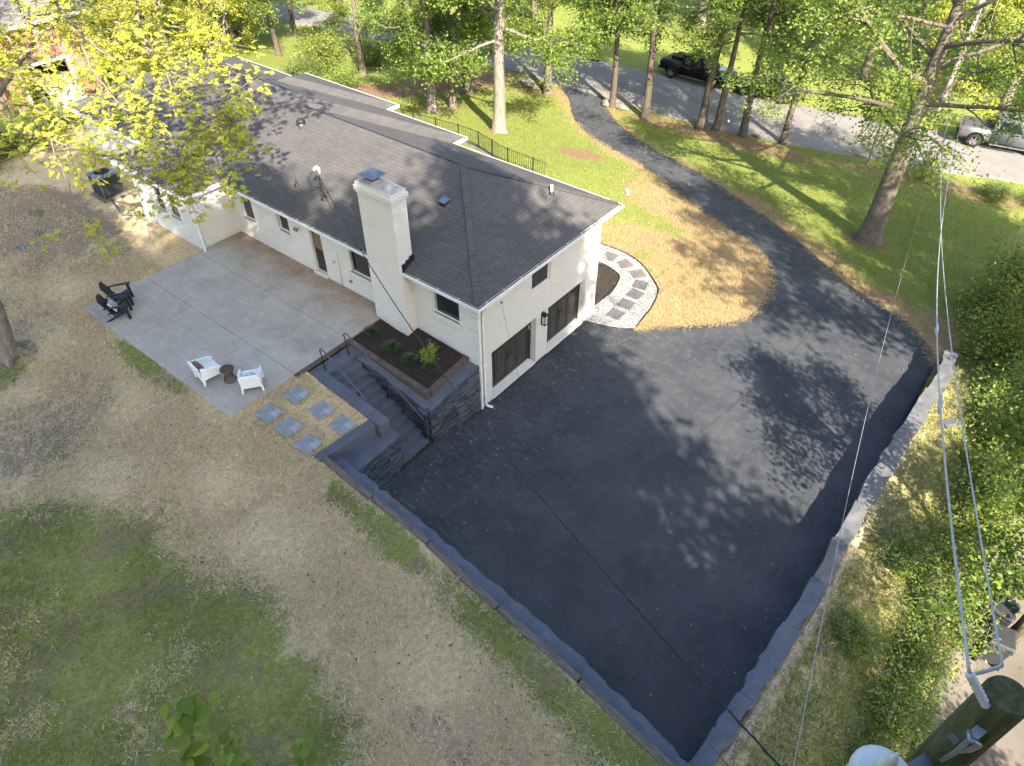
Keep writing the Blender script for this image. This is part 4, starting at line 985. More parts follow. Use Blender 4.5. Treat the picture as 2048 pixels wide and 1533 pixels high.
# right: rough stone wall with grey painted cap stones
rw = thing('parking_wall', 'rough grey-capped retaining wall along the right side of the parking court', 'retaining wall', (3, -11.95, 0))
IN = np.array([(-6.42, -11.3), (-3, -11.5), (0, -11.62), (3, -11.66), (6, -11.7), (8.6, -11.85), (10.5, -11.97), (12.5, -11.85)])
def iny(x): return np.interp(x, IN[:, 0], IN[:, 1])
def wtz(x): return np.interp(x, [-6.5, -2, 5, 10, 12.6], [1.12, 1.0, .95, .9, .72])
x = -6.45; g = random.Random(9)
while x < 12.4:
    l = g.uniform(.5, 1.9); x1 = min(x + l, 12.5); n = 5; wdt = g.uniform(.42, .5)
    bm_ = MB(); xs_ = np.linspace(x + .003, x1 - .003, n); z0 = g.uniform(-.012, .012)
    rows = []
    for xx in xs_:
        yi = float(iny(xx)) + g.uniform(-.05, .06); yo = float(iny(xx)) - wdt + g.uniform(-.05, .05); z = float(wtz(xx)) + z0
        rows.append([(xx, yi, z - .16), (xx, yi - .02, z + g.uniform(-.012, .012)), (xx, (yi + yo) / 2, z + g.uniform(-.01, .025)), (xx, yo + .02, z + g.uniform(-.02, .01)), (xx, yo, z - .2)])
    vs_ = [(p[0] - 3, p[1] + 11.95, p[2]) for r_ in rows for p in r_]; fs_ = [tuple(i * 5 + k for k in (0, 1, 2, 3, 4)) if i == 0 else tuple(i * 5 + k for k in (4, 3, 2, 1, 0)) for i in (0, n - 1)]
    for i in range(n - 1):
        for k in range(4): a = i * 5 + k; fs_.append((a, a + 5, a + 6, a + 1))
        fs_.append((i * 5 + 4, i * 5 + 9, i * 5 + 5, i * 5))
    bm_.add(vs_, fs_).build('cap_stone', M['paint'] if x < -.5 else M['capstone'], rw)
    x = x1
vs_ = []; xs_ = np.linspace(-6.4, 12.5, 60)
m = MB()
for a, b in zip(xs_[:-1], xs_[1:]):
    m.hexa([(a - 3, float(iny(a)) - .42 + 11.95, -.3), (b - 3, float(iny(b)) - .42 + 11.95, -.3), (b - 3, float(iny(b)) - .03 + 11.95, -.3), (a - 3, float(iny(a)) - .03 + 11.95, -.3), (a - 3, float(iny(a)) - .42 + 11.95, float(wtz(a)) - .1), (b - 3, float(iny(b)) - .42 + 11.95, float(wtz(b)) - .1), (b - 3, float(iny(b)) - .03 + 11.95, float(wtz(b)) - .1), (a - 3, float(iny(a)) - .03 + 11.95, float(wtz(a)) - .1)])
m.build('wall_body', M['stone'], rw)
# white lime chips spilled behind the wall
g = np.random.default_rng(6); n = 2600; X = g.uniform(-6.2, 7, n); Y = iny(X) - .5 - np.abs(g.normal(0, .09, n)); Z = zbank(X, np.minimum(Y, -12.2)) + .0
Z = np.where(Y > -12.2, wtz(X) - .1, Z); r = g.uniform(.006, .015, n)
co = base[None] * r[:, None, None]; co = co + np.stack([X, Y, Z], 1)[:, None]
me = quads_np('pale_stone_chips', co.reshape(-1, 3), (tri[None] + 6 * np.arange(n)[:, None, None]).reshape(-1, 3), plain('pale_chip', (.42, .42, .43), .9)); tag(link('pale_stone_chips', me), 'pale stone chips strewn behind the right parking wall', 'stone chips', kind='stuff')
gl = random.Random(3)
m = MB(); m.beam((8.3, -12.75, .62), (9.1, -13.2, .5), .34, .2); m.top('fallen_slab', M['stone'], 'loose grey slab lying behind the right parking wall', 'stone', bevel=.06)

# ================================================================== FURNITURE
def adirondack(label, loc, rz, pillow):
    t = thing('adirondack_chair', label, 'chair', loc, rz, 'black garden chairs at the patio corner')
    K = M['blackwood']       # faces +x
    for s in (-1, 1):
        MB().hexa([(.26, s * .27 - .045, 0), (.34, s * .27 - .045, 0), (.34, s * .27 + .045, 0), (.26, s * .27 + .045, 0), (.24, s * .27 - .045, .56), (.33, s * .27 - .045, .56), (.33, s * .27 + .045, .56), (.24, s * .27 + .045, .56)]).build('front_leg', K, t, .006)
        # the long rear runner from the seat front to the ground
        MB().hexa([(-.50, s * .23 - .014, 0), (-.36, s * .23 - .014, 0), (.3, s * .23 - .014, .27), (.3, s * .23 - .014, .38), (-.50, s * .23 + .014, 0), (-.36, s * .23 + .014, 0), (.3, s * .23 + .014, .27), (.3, s * .23 + .014, .38)]).build('rear_leg', K, t)
        MB().hexa([(-.38, s * .31 - .035, .56), (.38, s * .31 - .065, .56), (.38, s * .31 + .065, .56), (-.38, s * .31 + .035, .56), (-.38, s * .31 - .035, .59), (.38, s * .31 - .065, .59), (.38, s * .31 + .065, .59), (-.38, s * .31 + .035, .59)]).build('arm', K, t, .006)
    for k in range(5):
        x = .28 - k * .105; z = .375 - k * .036
        MB().box(x - .047, x + .047, -.26, .26, z - .012, z + .012).build('seat_slat', K, t, .005)
    top_z = [.86, .92, .95, .92, .86]
    for k in range(5):
        y = -.2 + k * .1
        a = Vector((-.18, y, .26)); b = Vector((-.18 - (top_z[k] - .26) * .48, y * 1.12, top_z[k]))
        MB().beam(a, b, .088, .02, (1, 0, 0)).build('back_slat', plain('sun_bleached_slat', (.2, .18, .12), .7) if k in (0, 1) and False else K, t, .005)
    MB().beam((-.29, -.27, .53), (-.29, .27, .53), .03, .06).build('back_brace', K, t)
    MB().beam((-.47, -.25, .84), (-.47, .25, .84), .025, .05).build('back_brace', K, t)
    if pillow:
        p = thing('striped_cushion', 'pale cushion with dark stripes on the nearer black garden chair', 'cushion', loc, rz)
        st = NT('striped_cushion_fabric'); w = st.sep(st.obj()); s_ = st.ramp(st.math('FRACT', st.math('MULTIPLY', w[1], 15)), [(.0, 0), (.42, 0), (.5, 1), (.92, 1), (1, 0)]); stm = st.done(st.mix(s_, (.5, .46, .45), (.07, .06, .07)), .85)
        bm = bmesh.new(); bmesh.ops.create_grid(bm, x_segments=10, y_segments=10, size=.2); 
        for v in bm.verts:
            u_, v_ = v.co.x / .2, v.co.y / .2; v.co.z = .06 * max(0, 1 - u_ ** 4) ** .5 * max(0, 1 - v_ ** 4) ** .5
        bmesh.ops.solidify(bm, geom=bm.faces[:], thickness=.03)
        me = bpy.data.meshes.new('cover'); bm.to_mesh(me); bm.free(); me.materials.append(stm); me.polygons.foreach_set('use_smooth', [True] * len(me.polygons))
        me.transform(Matrix.Translation((-.12, 0, .5)) @ Matrix.Rotation(R(62), 4, 'Y')); link('cover', me, p)
    return t
PZ = 2.33
rzA = math.atan2(-.53, .85)
adirondack('black garden chair at the patio corner, the farther of two', (-5.62, 12.0, PZ), rzA + .05, False)
adirondack('black garden chair at the patio corner, the nearer one holding a striped cushion', (-6.08, 11.33, PZ), rzA - .03, True)

def tub_chair(label, loc, rz):
    """moulded white tub chair, faces +x: one shell (seat, arms, back) on four splayed legs"""
    t = thing('tub_chair', label, 'chair', loc, rz, 'white tub chairs on the patio')
    for s in (-1, 1):      # side panels, the arm sweeping up to the back
        m = MB()
        prof = [(.36, .2), (.36, .46), (.2, .53), (-.1, .60), (-.30, .68), (-.34, .2)]
        o = [(x, s * (.34 if i < 4 else .31), z) for i, (x, z) in enumerate(prof)]; i_ = [(x - (.03 if k in (0, 1) else 0), s * (.27 if k < 4 else .25), z) for k, (x, z) in enumerate(prof)]
        n = len(prof); vs = o + i_; fs = [tuple(range(n)) if s < 0 else tuple(range(n - 1, -1, -1)), tuple(range(2 * n - 1, n - 1, -1)) if s < 0 else tuple(range(n, 2 * n))]
        for k in range(n):
            a, b = k, (k + 1) % n; q = (a, a + n, b + n, b); fs.append(q if s < 0 else q[::-1])
        m.add(vs, fs).build('side_panel', M['plastic'], t, .018, seg=3)
    b = MB(); b.hexa([(-.36, -.31, .2), (-.29, -.26, .2), (-.29, .26, .2), (-.36, .31, .2), (-.42, -.32, .71), (-.345, -.27, .71), (-.345, .27, .71), (-.42, .32, .71)]); b.build('backrest', M['plastic'], t, .018, seg=3)
    b = MB(); b.hexa([(-.3, -.265, .2), (.33, -.265, .22), (.33, .265, .22), (-.3, .265, .2), (-.3, -.265, .33), (.34, -.265, .37), (.34, .265, .37), (-.3, .265, .33)]); b.build('seat', M['plastic'], t, .015, seg=3)
    for sx in (-1, 1):
        for s in (-1, 1):
            x = .31 if sx > 0 else -.30; y = s * .29
            b = MB(); b.hexa([(x + sx * .03 - .025, y + s * .02 - .025, 0), (x + sx * .03 + .025, y + s * .02 - .025, 0), (x + sx * .03 + .025, y + s * .02 + .025, 0), (x + sx * .03 - .025, y + s * .02 + .025, 0), (x - .05, y - .035, .24), (x + .05, y - .035, .24), (x + .05, y + .035, .24), (x - .05, y + .035, .24)]); b.build('leg', M['plastic'], t, .01)
    return t
c1 = (-6.03, 6.13, PZ); r1 = -.12
tub_chair('white moulded tub chair left of the wicker table', c1, r1)
c2 = (-5.42, 4.72, PZ); r2 = R(54)
tub_chair('white moulded tub chair right of the wicker table', c2, r2)
def pillow(name, label, loc, rz, mat, sx=.2, sy=.22, tilt=65):
    bm = bmesh.new(); bmesh.ops.create_grid(bm, x_segments=10, y_segments=10, size=1)
    for v in bm.verts:
        u_, v_ = v.co.x, v.co.y; k = max(0, 1 - u_ ** 4) ** .5 * max(0, 1 - v_ ** 4) ** .5; v.co = Vector((u_ * sx * (1 - .08 * v_ ** 2), v_ * sy * (1 - .08 * u_ ** 2), .075 * k))
    g2 = bmesh.ops.duplicate(bm, geom=bm.faces[:])
    for e in g2['geom']:
        if isinstance(e, bmesh.types.BMVert): e.co.z *= -1
    me = bpy.data.meshes.new(name); bm.to_mesh(me); bm.free(); me.materials.append(mat); me.polygons.foreach_set('use_smooth', [True] * len(me.polygons))
    me.transform(Matrix.Translation((-.2, 0, .55)) @ Matrix.Rotation(R(tilt), 4, 'Y'))
    return tag(link(name, me, None, loc, rz), label, 'cushion')
pillow('brown_cushion', 'red-brown patterned cushion in the left white tub chair', c1, r1, M['cushion'])
pillow('grey_cushion', 'pale grey cushion in the right white tub chair', c2, r2, plain('grey_stripe_cushion', (.36, .38, .42), .85, var=.5, scale=14))
tb = thing('wicker_table', 'round brown wicker side table between the white chairs', 'side table', (-5.72, 5.5, PZ))
MB().lathe([(.0, .44), (.215, .44), (.225, .455), (.215, .47), (.0, .472)], n=24, cap=False).build('top', M['wicker'], tb, smooth=True)
for k in range(18):
    a = 2 * math.pi * k / 18
    MB().tube([(.2 * math.cos(a), .2 * math.sin(a), 0), (.13 * math.cos(a), .13 * math.sin(a), .2), (.125 * math.cos(a), .125 * math.sin(a), .26), (.19 * math.cos(a), .19 * math.sin(a), .44)], .008, 5).build('rib', M['wicker'], tb, smooth=True)
for r_, z in ((.2, .02), (.165, .1), (.135, .2), (.14, .3), (.17, .38)):
    MB().tube([(r_ * math.cos(2 * math.pi * k / 20), r_ * math.sin(2 * math.pi * k / 20), z) for k in range(21)], .007, 5, False).build('hoop', M['wicker'], tb, smooth=True)
for k in range(3): MB().tube([((.07 + .05 * k) * math.cos(2 * math.pi * j / 20), (.07 + .05 * k) * math.sin(2 * math.pi * j / 20), .473) for j in range(21)], .006, 5, False).build('weave_ring', M['wicker'], tb, smooth=True)

# ================================================================== AIR CONDITIONER
acm = plain('ac_panel_grey', (.085, .09, .095), .6)
ac = thing('air_conditioner', 'grey outdoor air conditioner with dark louvred sides behind the house', 'air conditioner', (-1.62, 20.15, 2.27))
m = MB(); m.box(-.62, .55, -.62, .62, -.05, .08); m.build('pad', M['lane'], ac, .02)
for sx in (-1, 1):
    for sy in (-1, 1): MB().box(sx * .44 - .03, sx * .44 + .03, sy * .44 - .03, sy * .44 + .03, .08, 1.0).build('corner_post', acm, ac, .01)
MB().box(-.43, .43, -.43, .43, .1, .98).build('coil_core', plain('dark_coil', (.03, .03, .033), .7), ac)
for k in range(14):
    z = .13 + k * .058
    for a in (0, 1):
        for s in (-1, 1):
            mm = MB(); mm.box(-.41, .41, s * .445 - .012, s * .445 + .012, z, z + .03) if a else mm.box(s * .445 - .012, s * .445 + .012, -.41, .41, z, z + .03)
            mm.build('louvre', plain('ac_louvre', (.045, .047, .05), .6) if k == 0 and a == 0 and s == -1 else bpy.data.materials['ac_louvre'], ac)
m = MB(); n = 24
ri, zt_ = .33, 1.06
vs_ = [(ri * math.cos(2 * math.pi * k / n), ri * math.sin(2 * math.pi * k / n), zt_) for k in range(n)]; sq = []
for k in range(n):
    a = 2 * math.pi * k / n; c, s = math.cos(a), math.sin(a); q = .49 / max(abs(c), abs(s)); sq.append((q * c, q * s, 1.0))
fs_ = [(k, (k + 1) % n, (k + 1) % n + n, k + n)[::-1] for k in range(n)]
m.add(vs_ + sq + [(v[0], v[1], .96) for v in sq], fs_ + [(k + n, (k + 1) % n + n, (k + 1) % n + 2 * n, k + 2 * n)[::-1] for k in range(n)]); m.build('top_panel', M['steelblue'], ac)
for k in range(6): MB().tube([((.05 + .05 * k) * math.cos(2 * math.pi * j / 20), (.05 + .05 * k) * math.sin(2 * math.pi * j / 20), 1.07) for j in range(21)], .005, 4, False).build('fan_guard_ring', M['black'], ac)
for k in range(4):
    a = k * math.pi / 2 + .4; MB().hexa([Vector(p) for p in [(.03 * math.cos(a), .03 * math.sin(a), .99), (.3 * math.cos(a - .1), .3 * math.sin(a - .1), .98), (.3 * math.cos(a + .5), .3 * math.sin(a + .5), 1.02), (.03 * math.cos(a + .8), .03 * math.sin(a + .8), 1.01), (.03 * math.cos(a), .03 * math.sin(a), 1.0), (.3 * math.cos(a - .1), .3 * math.sin(a - .1), .99), (.3 * math.cos(a + .5), .3 * math.sin(a + .5), 1.03), (.03 * math.cos(a + .8), .03 * math.sin(a + .8), 1.02)]]).build('fan_blade', M['black'], ac)
MB().tube([(-.3, -.62, .0), (-.7, -2.2, .03), (-.15, -2.95, .05)], .045, 8).xform(Matrix.Translation((-1.62, 20.15, 2.29))).top('drain_pipe', M['metal'], 'grey corrugated pipe lying on the ground beside the rear wing', 'pipe', smooth=True)
# puddles on the bare ground behind the house
pm = NT('muddy_puddle_water'); pm = pm.done(pm.mix(pm.noise(pm.pos(), 2, 3), (.03, .03, .032), (.07, .065, .06)), .05, spec=.6)
rr = random.Random(12)
for k, (x, y, r_) in enumerate([(-4.5, 21.0, .32), (-5.2, 19.3, .22), (-6.2, 18.7, .2)]):
    poly = [(x + r_ * rr.uniform(.5, 1.15) * math.cos(a), y + 1.5 * r_ * rr.uniform(.5, 1.1) * math.sin(a)) for a in np.linspace(0, 2 * math.pi, 13)[:-1]]
    tag(sheet('puddle', smooth_line(poly + poly[:1], 3), zback, .035, .1, pm), kind='structure')
# ================================================================== FRONT RAILING
RB = smooth_line([(13.3, 23.0), (14.05, 18.58), (14.78, 13.62), (14.3, 11.6), (13.76, 10.16), (13.75, 9.0), (14.06, 7.6)], 14)
fr_ = thing('front_railing', 'long black iron railing along the front walk beyond the roof', 'railing', (14.2, 13, 0))
cum = np.concatenate([[0], np.cumsum(np.hypot(*np.diff(RB, axis=0).T))])
def rb(s): return np.interp(s, cum, RB[:, 0]), np.interp(s, cum, RB[:, 1])
def rp(s, h):
    x, y = rb(s); return Vector((x - 14.2, y - 13, gz(x, y) + h))
ss_ = np.linspace(0, cum[-1], 60)
for h, r_ in ((.92, .015), (.1, .012)): MB().tube([rp(s, h) for s in ss_], r_, 6).build('rail', M['black'], fr_, smooth=True)
bal = MB().tube([(0, 0, .1), (0, 0, .92)], .011, 5, False).mesh('baluster', M['black'])
post = MB().box(-.025, .025, -.025, .025, -.05, .98).mesh('post', M['black'])
for k, s in enumerate(np.arange(0, cum[-1], .125)):
    p = rp(s, 0); link('post' if k % 12 == 0 else 'baluster', post if k % 12 == 0 else bal, fr_, p)
m = MB()
for a, b in zip(ss_[:-1], ss_[1:]): m.beam(rp(a, -.1), rp(b, -.1), .25, .3)
m.build('stone_curb', M['capstone'], fr_)

# ================================================================== ROADSIDE THINGS
mb_ = thing('mailbox', 'black mailbox on a white post at the street by a dark trunk', 'mailbox', (29.6, 10.9, gz(29.6, 10.9)))
MB().box(-.05, .05, -.05, .05, 0, 1.05).build('post', M['white'], mb_, .008)
MB().box(-.05, .3, -.04, .04, .8, .88).build('arm', M['white'], mb_)
m = MB(); m.add([(-.1 + .5 * i, y, z) for i in (0, 1) for y, z in ((-.1, 1.05), (.1, 1.05), (.1, 1.18), (.06, 1.26), (-.06, 1.26), (-.1, 1.18))], [(5, 4, 3, 2, 1, 0), (6, 7, 8, 9, 10, 11)] + [(k, (k + 1) % 6, (k + 1) % 6 + 6, k + 6) for k in range(6)]); m.build('box', M['black'], mb_)
MB().box(.1, .12, .101, .115, 1.12, 1.3).build('flag', M['taillight'], mb_)
M['rock'] = plain('lichen_grey_rock', (.15, .145, .13), .9, var=.35, scale=4, bump=.7, bscale=12)
def boulder(label, x, y, sx, sy, sz, seed):
    g = np.random.default_rng(seed); bm = bmesh.new(); bmesh.ops.create_icosphere(bm, subdivisions=2, radius=1)
    for v in bm.verts: v.co = Vector((v.co.x * sx, v.co.y * sy, max(v.co.z, -.3) * sz)) * (1 + g.normal(0, .07))
    me = bpy.data.meshes.new('roadside_rock'); bm.to_mesh(me); bm.free(); me.materials.append(M['rock']); tag(link('roadside_rock', me, None, (x, y, gz(x, y) + .1)), label, 'rock', 'rocks at the driveway mouth')
boulder('largest pale rock left of the driveway mouth', 28.5, 19.8, .4, .7, .35, 1); boulder('lower pale rock nearest the driveway on its left', 28.9, 18.6, .3, .4, .25, 2); boulder('pale rock right of the driveway mouth', 28.9, 13.3, .35, .4, .3, 3); boulder('flat pale rock by the mailbox side of the driveway mouth', 29.0, 12.2, .3, .5, .2, 4)
m = MB(); m.beam((0, -.3, .04), (0, .3, .04), .16, .06); o = m.build('white_plank', M['white'], None, .01, loc=(17.2, 4.6, gz(17.2, 4.6) + .01), rz=-.9); tag(o, 'short white plank lying on the sunlit lawn', 'plank')

# ================================================================== CARS
def wheel(par, x, y, r, w, name='wheel'):
    o = link(name, None, par, (x, y, r))
    MB().lathe([(r * .62, -w / 2), (r * .9, -w / 2), (r, -w * .35), (r, w * .35), (r * .9, w / 2), (r * .62, w / 2)], n=20, cap=False).xform(Matrix.Rotation(math.pi / 2, 4, 'X')).build('tyre', M['tyre'], o, smooth=True)
    m = MB(); m.lathe([(r * .62, -w * .42), (r * .58, -w * .3), (r * .1, -w * .34), (0, -w * .36)], n=20, cap=False); m.lathe([(r * .62, w * .42), (r * .58, w * .3), (r * .1, w * .34), (0, w * .36)], n=20, cap=False)
    for k in range(5):
        a = k * 2 * math.pi / 5
        for s in (-1, 1): m.beam((r * .08 * math.cos(a), r * .08 * math.sin(a), s * w * .4), (r * .6 * math.cos(a), r * .6 * math.sin(a), s * w * .42), r * .16, .03, (0, 0, 1))
    m.xform(Matrix.Rotation(math.pi / 2, 4, 'X')).build('rim', M['rim'], o)
def loft(secs, name, mat, par, smooth=True, bevel=0):
    """closed sections (lists of (x,y,z) with equal count) joined"""
    m = MB(); n = len(secs[0]); vs = [p for s in secs for p in s]; fs = []
    for i in range(len(secs) - 1):
        for k in range(n): a = i * n + k; b = i * n + (k + 1) % n; fs.append((a, b, b + n, a + n))
    fs.append(tuple(range(n - 1, -1, -1))); q = (len(secs) - 1) * n; fs.append(tuple(range(q, q + n)))
    m.add(vs, fs); return m.build(name, mat, par, bevel, smooth)
def sec(x, w, zb, zt, r=.12, tw=None):
    tw = w if tw is None else tw
    return [(x, -w + r * .6, zb), (x, w - r * .6, zb), (x, w, zb + r), (x, w, (zb + zt) / 2), (x, tw, zt - r * .5), (x, tw - r, zt), (x, -tw + r, zt), (x, -tw, zt - r * .5), (x, -w, (zb + zt) / 2), (x, -w, zb + r)]
def pickup(label, loc, rz, paint, cover):
    """crew-cab pickup, nose towards +x"""
    t = thing('pickup_truck', label, 'pickup truck', loc, rz)
    W = .95; r = .40
    # lower body with a bed, open at the rear top
    loft([sec(-2.7, W - .04, .55, 1.12), sec(-2.62, W, .5, 1.16), sec(-1.0, W, .45, 1.18)], 'bed_side', paint, t, bevel=.0)
    loft([sec(-.98, W, .42, 1.16), sec(.9, W, .42, 1.12), sec(1.25, W, .45, 1.1)], 'body', paint, t)
    loft([sec(1.26, W, .45, 1.1), sec(2.2, W - .02, .48, 1.06), sec(2.6, W - .07, .5, .98), sec(2.74, W - .16, .52, .85)], 'hood', paint, t)
    loft([[(-.98, y, z) for y, z in ((-W + .05, 1.14), (W - .05, 1.14), (W - .2, 1.72), (-W + .2, 1.72))], [(-.8, y, z) for y, z in ((-W + .05, 1.14), (W - .05, 1.14), (W - .22, 1.80), (-W + .22, 1.80))], [(.35, y, z) for y, z in ((-W + .05, 1.12), (W - .05, 1.12), (W - .22, 1.80), (-W + .22, 1.80))], [(1.2, y, z) for y, z in ((-W + .08, 1.1), (W - .08, 1.1), (W - .1, 1.12), (-W + .1, 1.12))]], 'cab', paint, t, False, .03)
    for s in (-1, 1):
        m = MB(); m.add([(-.72, s * (W - .075), 1.2), (.62, s * (W - .075), 1.19), (.28, s * (W - .195), 1.70), (-.66, s * (W - .195), 1.72)], [(0, 1, 2, 3)]); 
        o = m.build('side_window', M['carglass'], t); sm = o.modifiers.new('s', 'SOLIDIFY'); sm.thickness = .02; sm.offset = 0
        MB().box(-.06, -.02, s * W - .012, s * W + .012, .5, 1.14).build('door_seam', M['carblack'], t)
        MB().box(-.45, -.28, s * W - .02, s * W + .03, 1.0, 1.03).build('door_handle', paint, t, .008)
        MB().box(.72, .9, s * (W + .08) - .07, s * (W + .08) + .07, 1.16, 1.3).build('mirror', M['carblack'], t, .03)
        MB().box(-2.73, -2.68, s * .82 - .09, s * .82 + .09, .82, 1.1).build('tail_light', M['taillight'], t, .01)
        MB().box(2.55, 2.66, s * .66 - .12, s * .66 + .12, .74, .9).build('headlight', M['porcelain'], t, .02)
        MB().box(-.9, 1.0, s * (W + .03) - .07, s * (W + .03) + .07, .36, .41).build('running_board', M['metal'], t, .01)
        for x in (-1.72, 1.68):
            n = 14; m = MB(); pts = [(x + (r + .1) * math.cos(math.pi * k / n), (r + .04) + (r + .1) * math.sin(math.pi * k / n)) for k in range(n + 1)]
            m.add([(a, s * W * 1.0 + s * .012, b) for a, b in pts] + [(a, s * (W - .3), b) for a, b in pts], [tuple(range(n + 1))[::(1 if s < 0 else -1)]] + [(k, k + 1, k + n + 2, k + n + 1) for k in range(n)]); m.build('wheel_arch', M['carblack'], t)
            wheel(t, x, s * (W - .1), r, .27)
    m = MB(); m.add([(1.13, -W + .16, 1.15), (1.13, W - .16, 1.15), (.43, W - .27, 1.79), (.43, -W + .27, 1.79)], [(0, 1, 2, 3)]); o = m.build('windshield', M['carglass'], t); o.location = (.035, 0, .02)
    m = MB(); m.add([(-.995, -W + .25, 1.25), (-.995, W - .25, 1.25), (-.92, W - .3, 1.68), (-.92, -W + .3, 1.68)], [(0, 3, 2, 1)]); m.build('rear_window', M['carglass'], t).location = (-.02, 0, 0)
    MB().box(-2.84, -2.71, -.88, .88, .48, .66).build('rear_bumper', M['carblack'], t, .03); MB().box(2.62, 2.8, -.86, .86, .42, .62).build('front_bumper', M['carblack'], t, .04)
    MB().box(-2.6, -1.05, -.8, .8, 1.15, 1.2).build('bed_cover' if cover else 'bed_liner', plain('bed_cover_vinyl', (.05, .05, .05), .7), t, .01)
    if not cover:
        MB().box(-2.0, -1.2, -.6, .6, 1.2, 1.45).build('tool_box', M['carblack'], t, .02)
    return t
def zs(x, y): return gz(x, y) + .012
pickup('black pickup truck parked across the street behind leaves', (37.0, 10.75, zs(37, 10.75)), R(-92.5), M['carblack'], False)
pickup('silver pickup truck parked on the street at the right edge', (38.55, -9.35, zs(38.5, -9.3)), R(-80), M['carsilver'], True)
def coupe(label, loc, rz, paint):
    t = thing('parked_car', label, 'car', loc, rz); W = .9; r = .33
    loft([sec(-2.2, W - .16, .4, .82, .1), sec(-2.05, W - .04, .3, .95), sec(-1.3, W, .24, 1.0), sec(.9, W, .24, .95), sec(1.7, W - .03, .26, .84), sec(2.15, W - .12, .32, .68), sec(2.25, W - .25, .36, .58, .08)], 'body', paint, t)
    def cs(x, w, z0, w2, z1): return [(x, -w, z0), (x, w, z0), (x, w2, z1), (x, -w2, z1)]
    loft([cs(-1.75, W - .12, .93, W - .2, .96), cs(-.75, W - .08, .94, W - .24, 1.36), cs(.1, W - .08, .94, W - .24, 1.38), cs(.95, W - .1, .92, W - .16, .95)], 'cabin', M['carglass'], t, False, .04)
    loft([cs(-.78, W - .26, 1.355, W - .3, 1.385), cs(-.3, W - .24, 1.385, W - .28, 1.41), cs(.12, W - .25, 1.375, W - .3, 1.40)], 'roof_panel', paint, t, False, .01)
    for s in (-1, 1):
        for x in (-1.32, 1.35):
            n = 12; m = MB(); pts = [(x + (r + .06) * math.cos(math.pi * k / n), r + (r + .06) * math.sin(math.pi * k / n)) for k in range(n + 1)]
            m.add([(a, s * (W + .008), b) for a, b in pts] + [(a, s * (W - .25), b) for a, b in pts], [tuple(range(n + 1))[::(1 if s < 0 else -1)]] + [(k, k + 1, k + n + 2, k + n + 1) for k in range(n)]); m.build('wheel_arch', M['tyre'], t)
            wheel(t, x, s * (W - .09), r, .22)
        MB().box(-2.2, -2.1, s * .6 - .15, s * .6 + .15, .72, .84).build('tail_light', M['taillight'], t, .015); MB().box(2.02, 2.14, s * .62 - .13, s * .62 + .13, .58, .68).build('headlight', M['porcelain'], t, .02)
        MB().box(.5, .64, s * (W + .03) - .06, s * (W + .03) + .06, .95, 1.05).build('mirror', paint, t, .02)
    MB().box(2.1, 2.24, -.55, .55, .3, .42).build('grille', M['tyre'], t, .02)
coupe('black coupe parked across the street behind a slanting trunk', (37.2, 5.5, zs(37.2, 5.5)), R(92), M['carblack'])

# ================================================================== NEIGHBOURING BRICK HOUSE
nb = thing('neighbour_house', 'red brick house with white-trimmed open garage half hidden by leaves', 'house', (1.0, 40.0, 1.9))
NZ = 0.0
m = wall(-8, 4.3, -7.0, -6.76, -.1, 4.4, [(.1, 2.6, -.1, 2.2), (-5.5, -4.2, 1.2, 2.3)], 'y'); m.build('wall', M['brickred'], nb)
wall(4.06, 4.3, -6.7595, 6, -.1, 4.4, [], 'x').build('wall', M['brickred'], nb); wall(-8, -7.76, -6.7595, 6, -.1, 4.4, [], 'x').build('wall', M['brickred'], nb); wall(-7.7595, 4.0595, 5.76, 6, -.1, 4.4, [], 'y').build('wall', M['brickred'], nb)
m = MB(); m.box(-.08, .1, -7.05, -7.001, -.1, 2.36); m.box(2.6, 2.78, -7.05, -7.001, -.1, 2.36); m.box(.1, 2.6, -7.05, -7.001, 2.2, 2.36); m.build('garage_trim', M['white'], nb, .01)
MB().box(-.3, 3.4, -4.2, -4.1, -.1, 3).build('garage_back_wall', M['lane'], nb)
ro = MB(); ro.add([(-8.6, -7.6, 4.4), (4.9, -7.6, 4.4), (4.9, 6.6, 4.4), (-8.6, 6.6, 4.4), (-4, -.5, 6.9), (.4, -.5, 6.9)], [(0, 1, 5, 4), (1, 2, 5), (2, 3, 4, 5), (3, 0, 4), (3, 2, 1, 0)])
pr = plain('pale_grey_shingle', (.12, .117, .118), .95, var=.2, scale=3); ro.build('roof', pr, nb)
m = MB(); m.box(-8.65, 4.95, -7.66, -7.6, 4.25, 4.42); m.box(4.9, 4.96, -7.6, 6.6, 4.25, 4.42); m.build('fascia', M['white'], nb)
m = MB(); m.box(-5.5, -4.2, -7.0, -6.95, 1.2, 2.3); m.build('window', M['glass'], nb)
vn = thing('white_van', 'white van standing in the brick garage behind leaves', 'van', (2.2, 31.6, float(zback(2.2, 31.6))), R(78))
loft([sec(-2.1, .86, .3, 1.5, .15, .78), sec(-1.9, .9, .28, 1.75, .15, .78), sec(.6, .9, .28, 1.78, .15, .76), sec(1.3, .9, .28, 1.15, .15, .84), sec(2.0, .86, .3, .95, .15, .8), sec(2.15, .8, .34, .8, .12, .74)], 'body', M['vanwhite'], vn)
for s in (-1, 1):
    for x in (-1.3, 1.4): wheel(vn, x, s * .82, .34, .22)
    MB().box(-1.6, .5, s * .86 - .02, s * .86 + .02, 1.15, 1.55).build('side_window', M['carglass'], vn)
MB().beam((.78, 0, 1.62), (1.28, 0, 1.2), 1.5, .02, (0, 0, 1)).build('windshield', M['carglass'], vn)

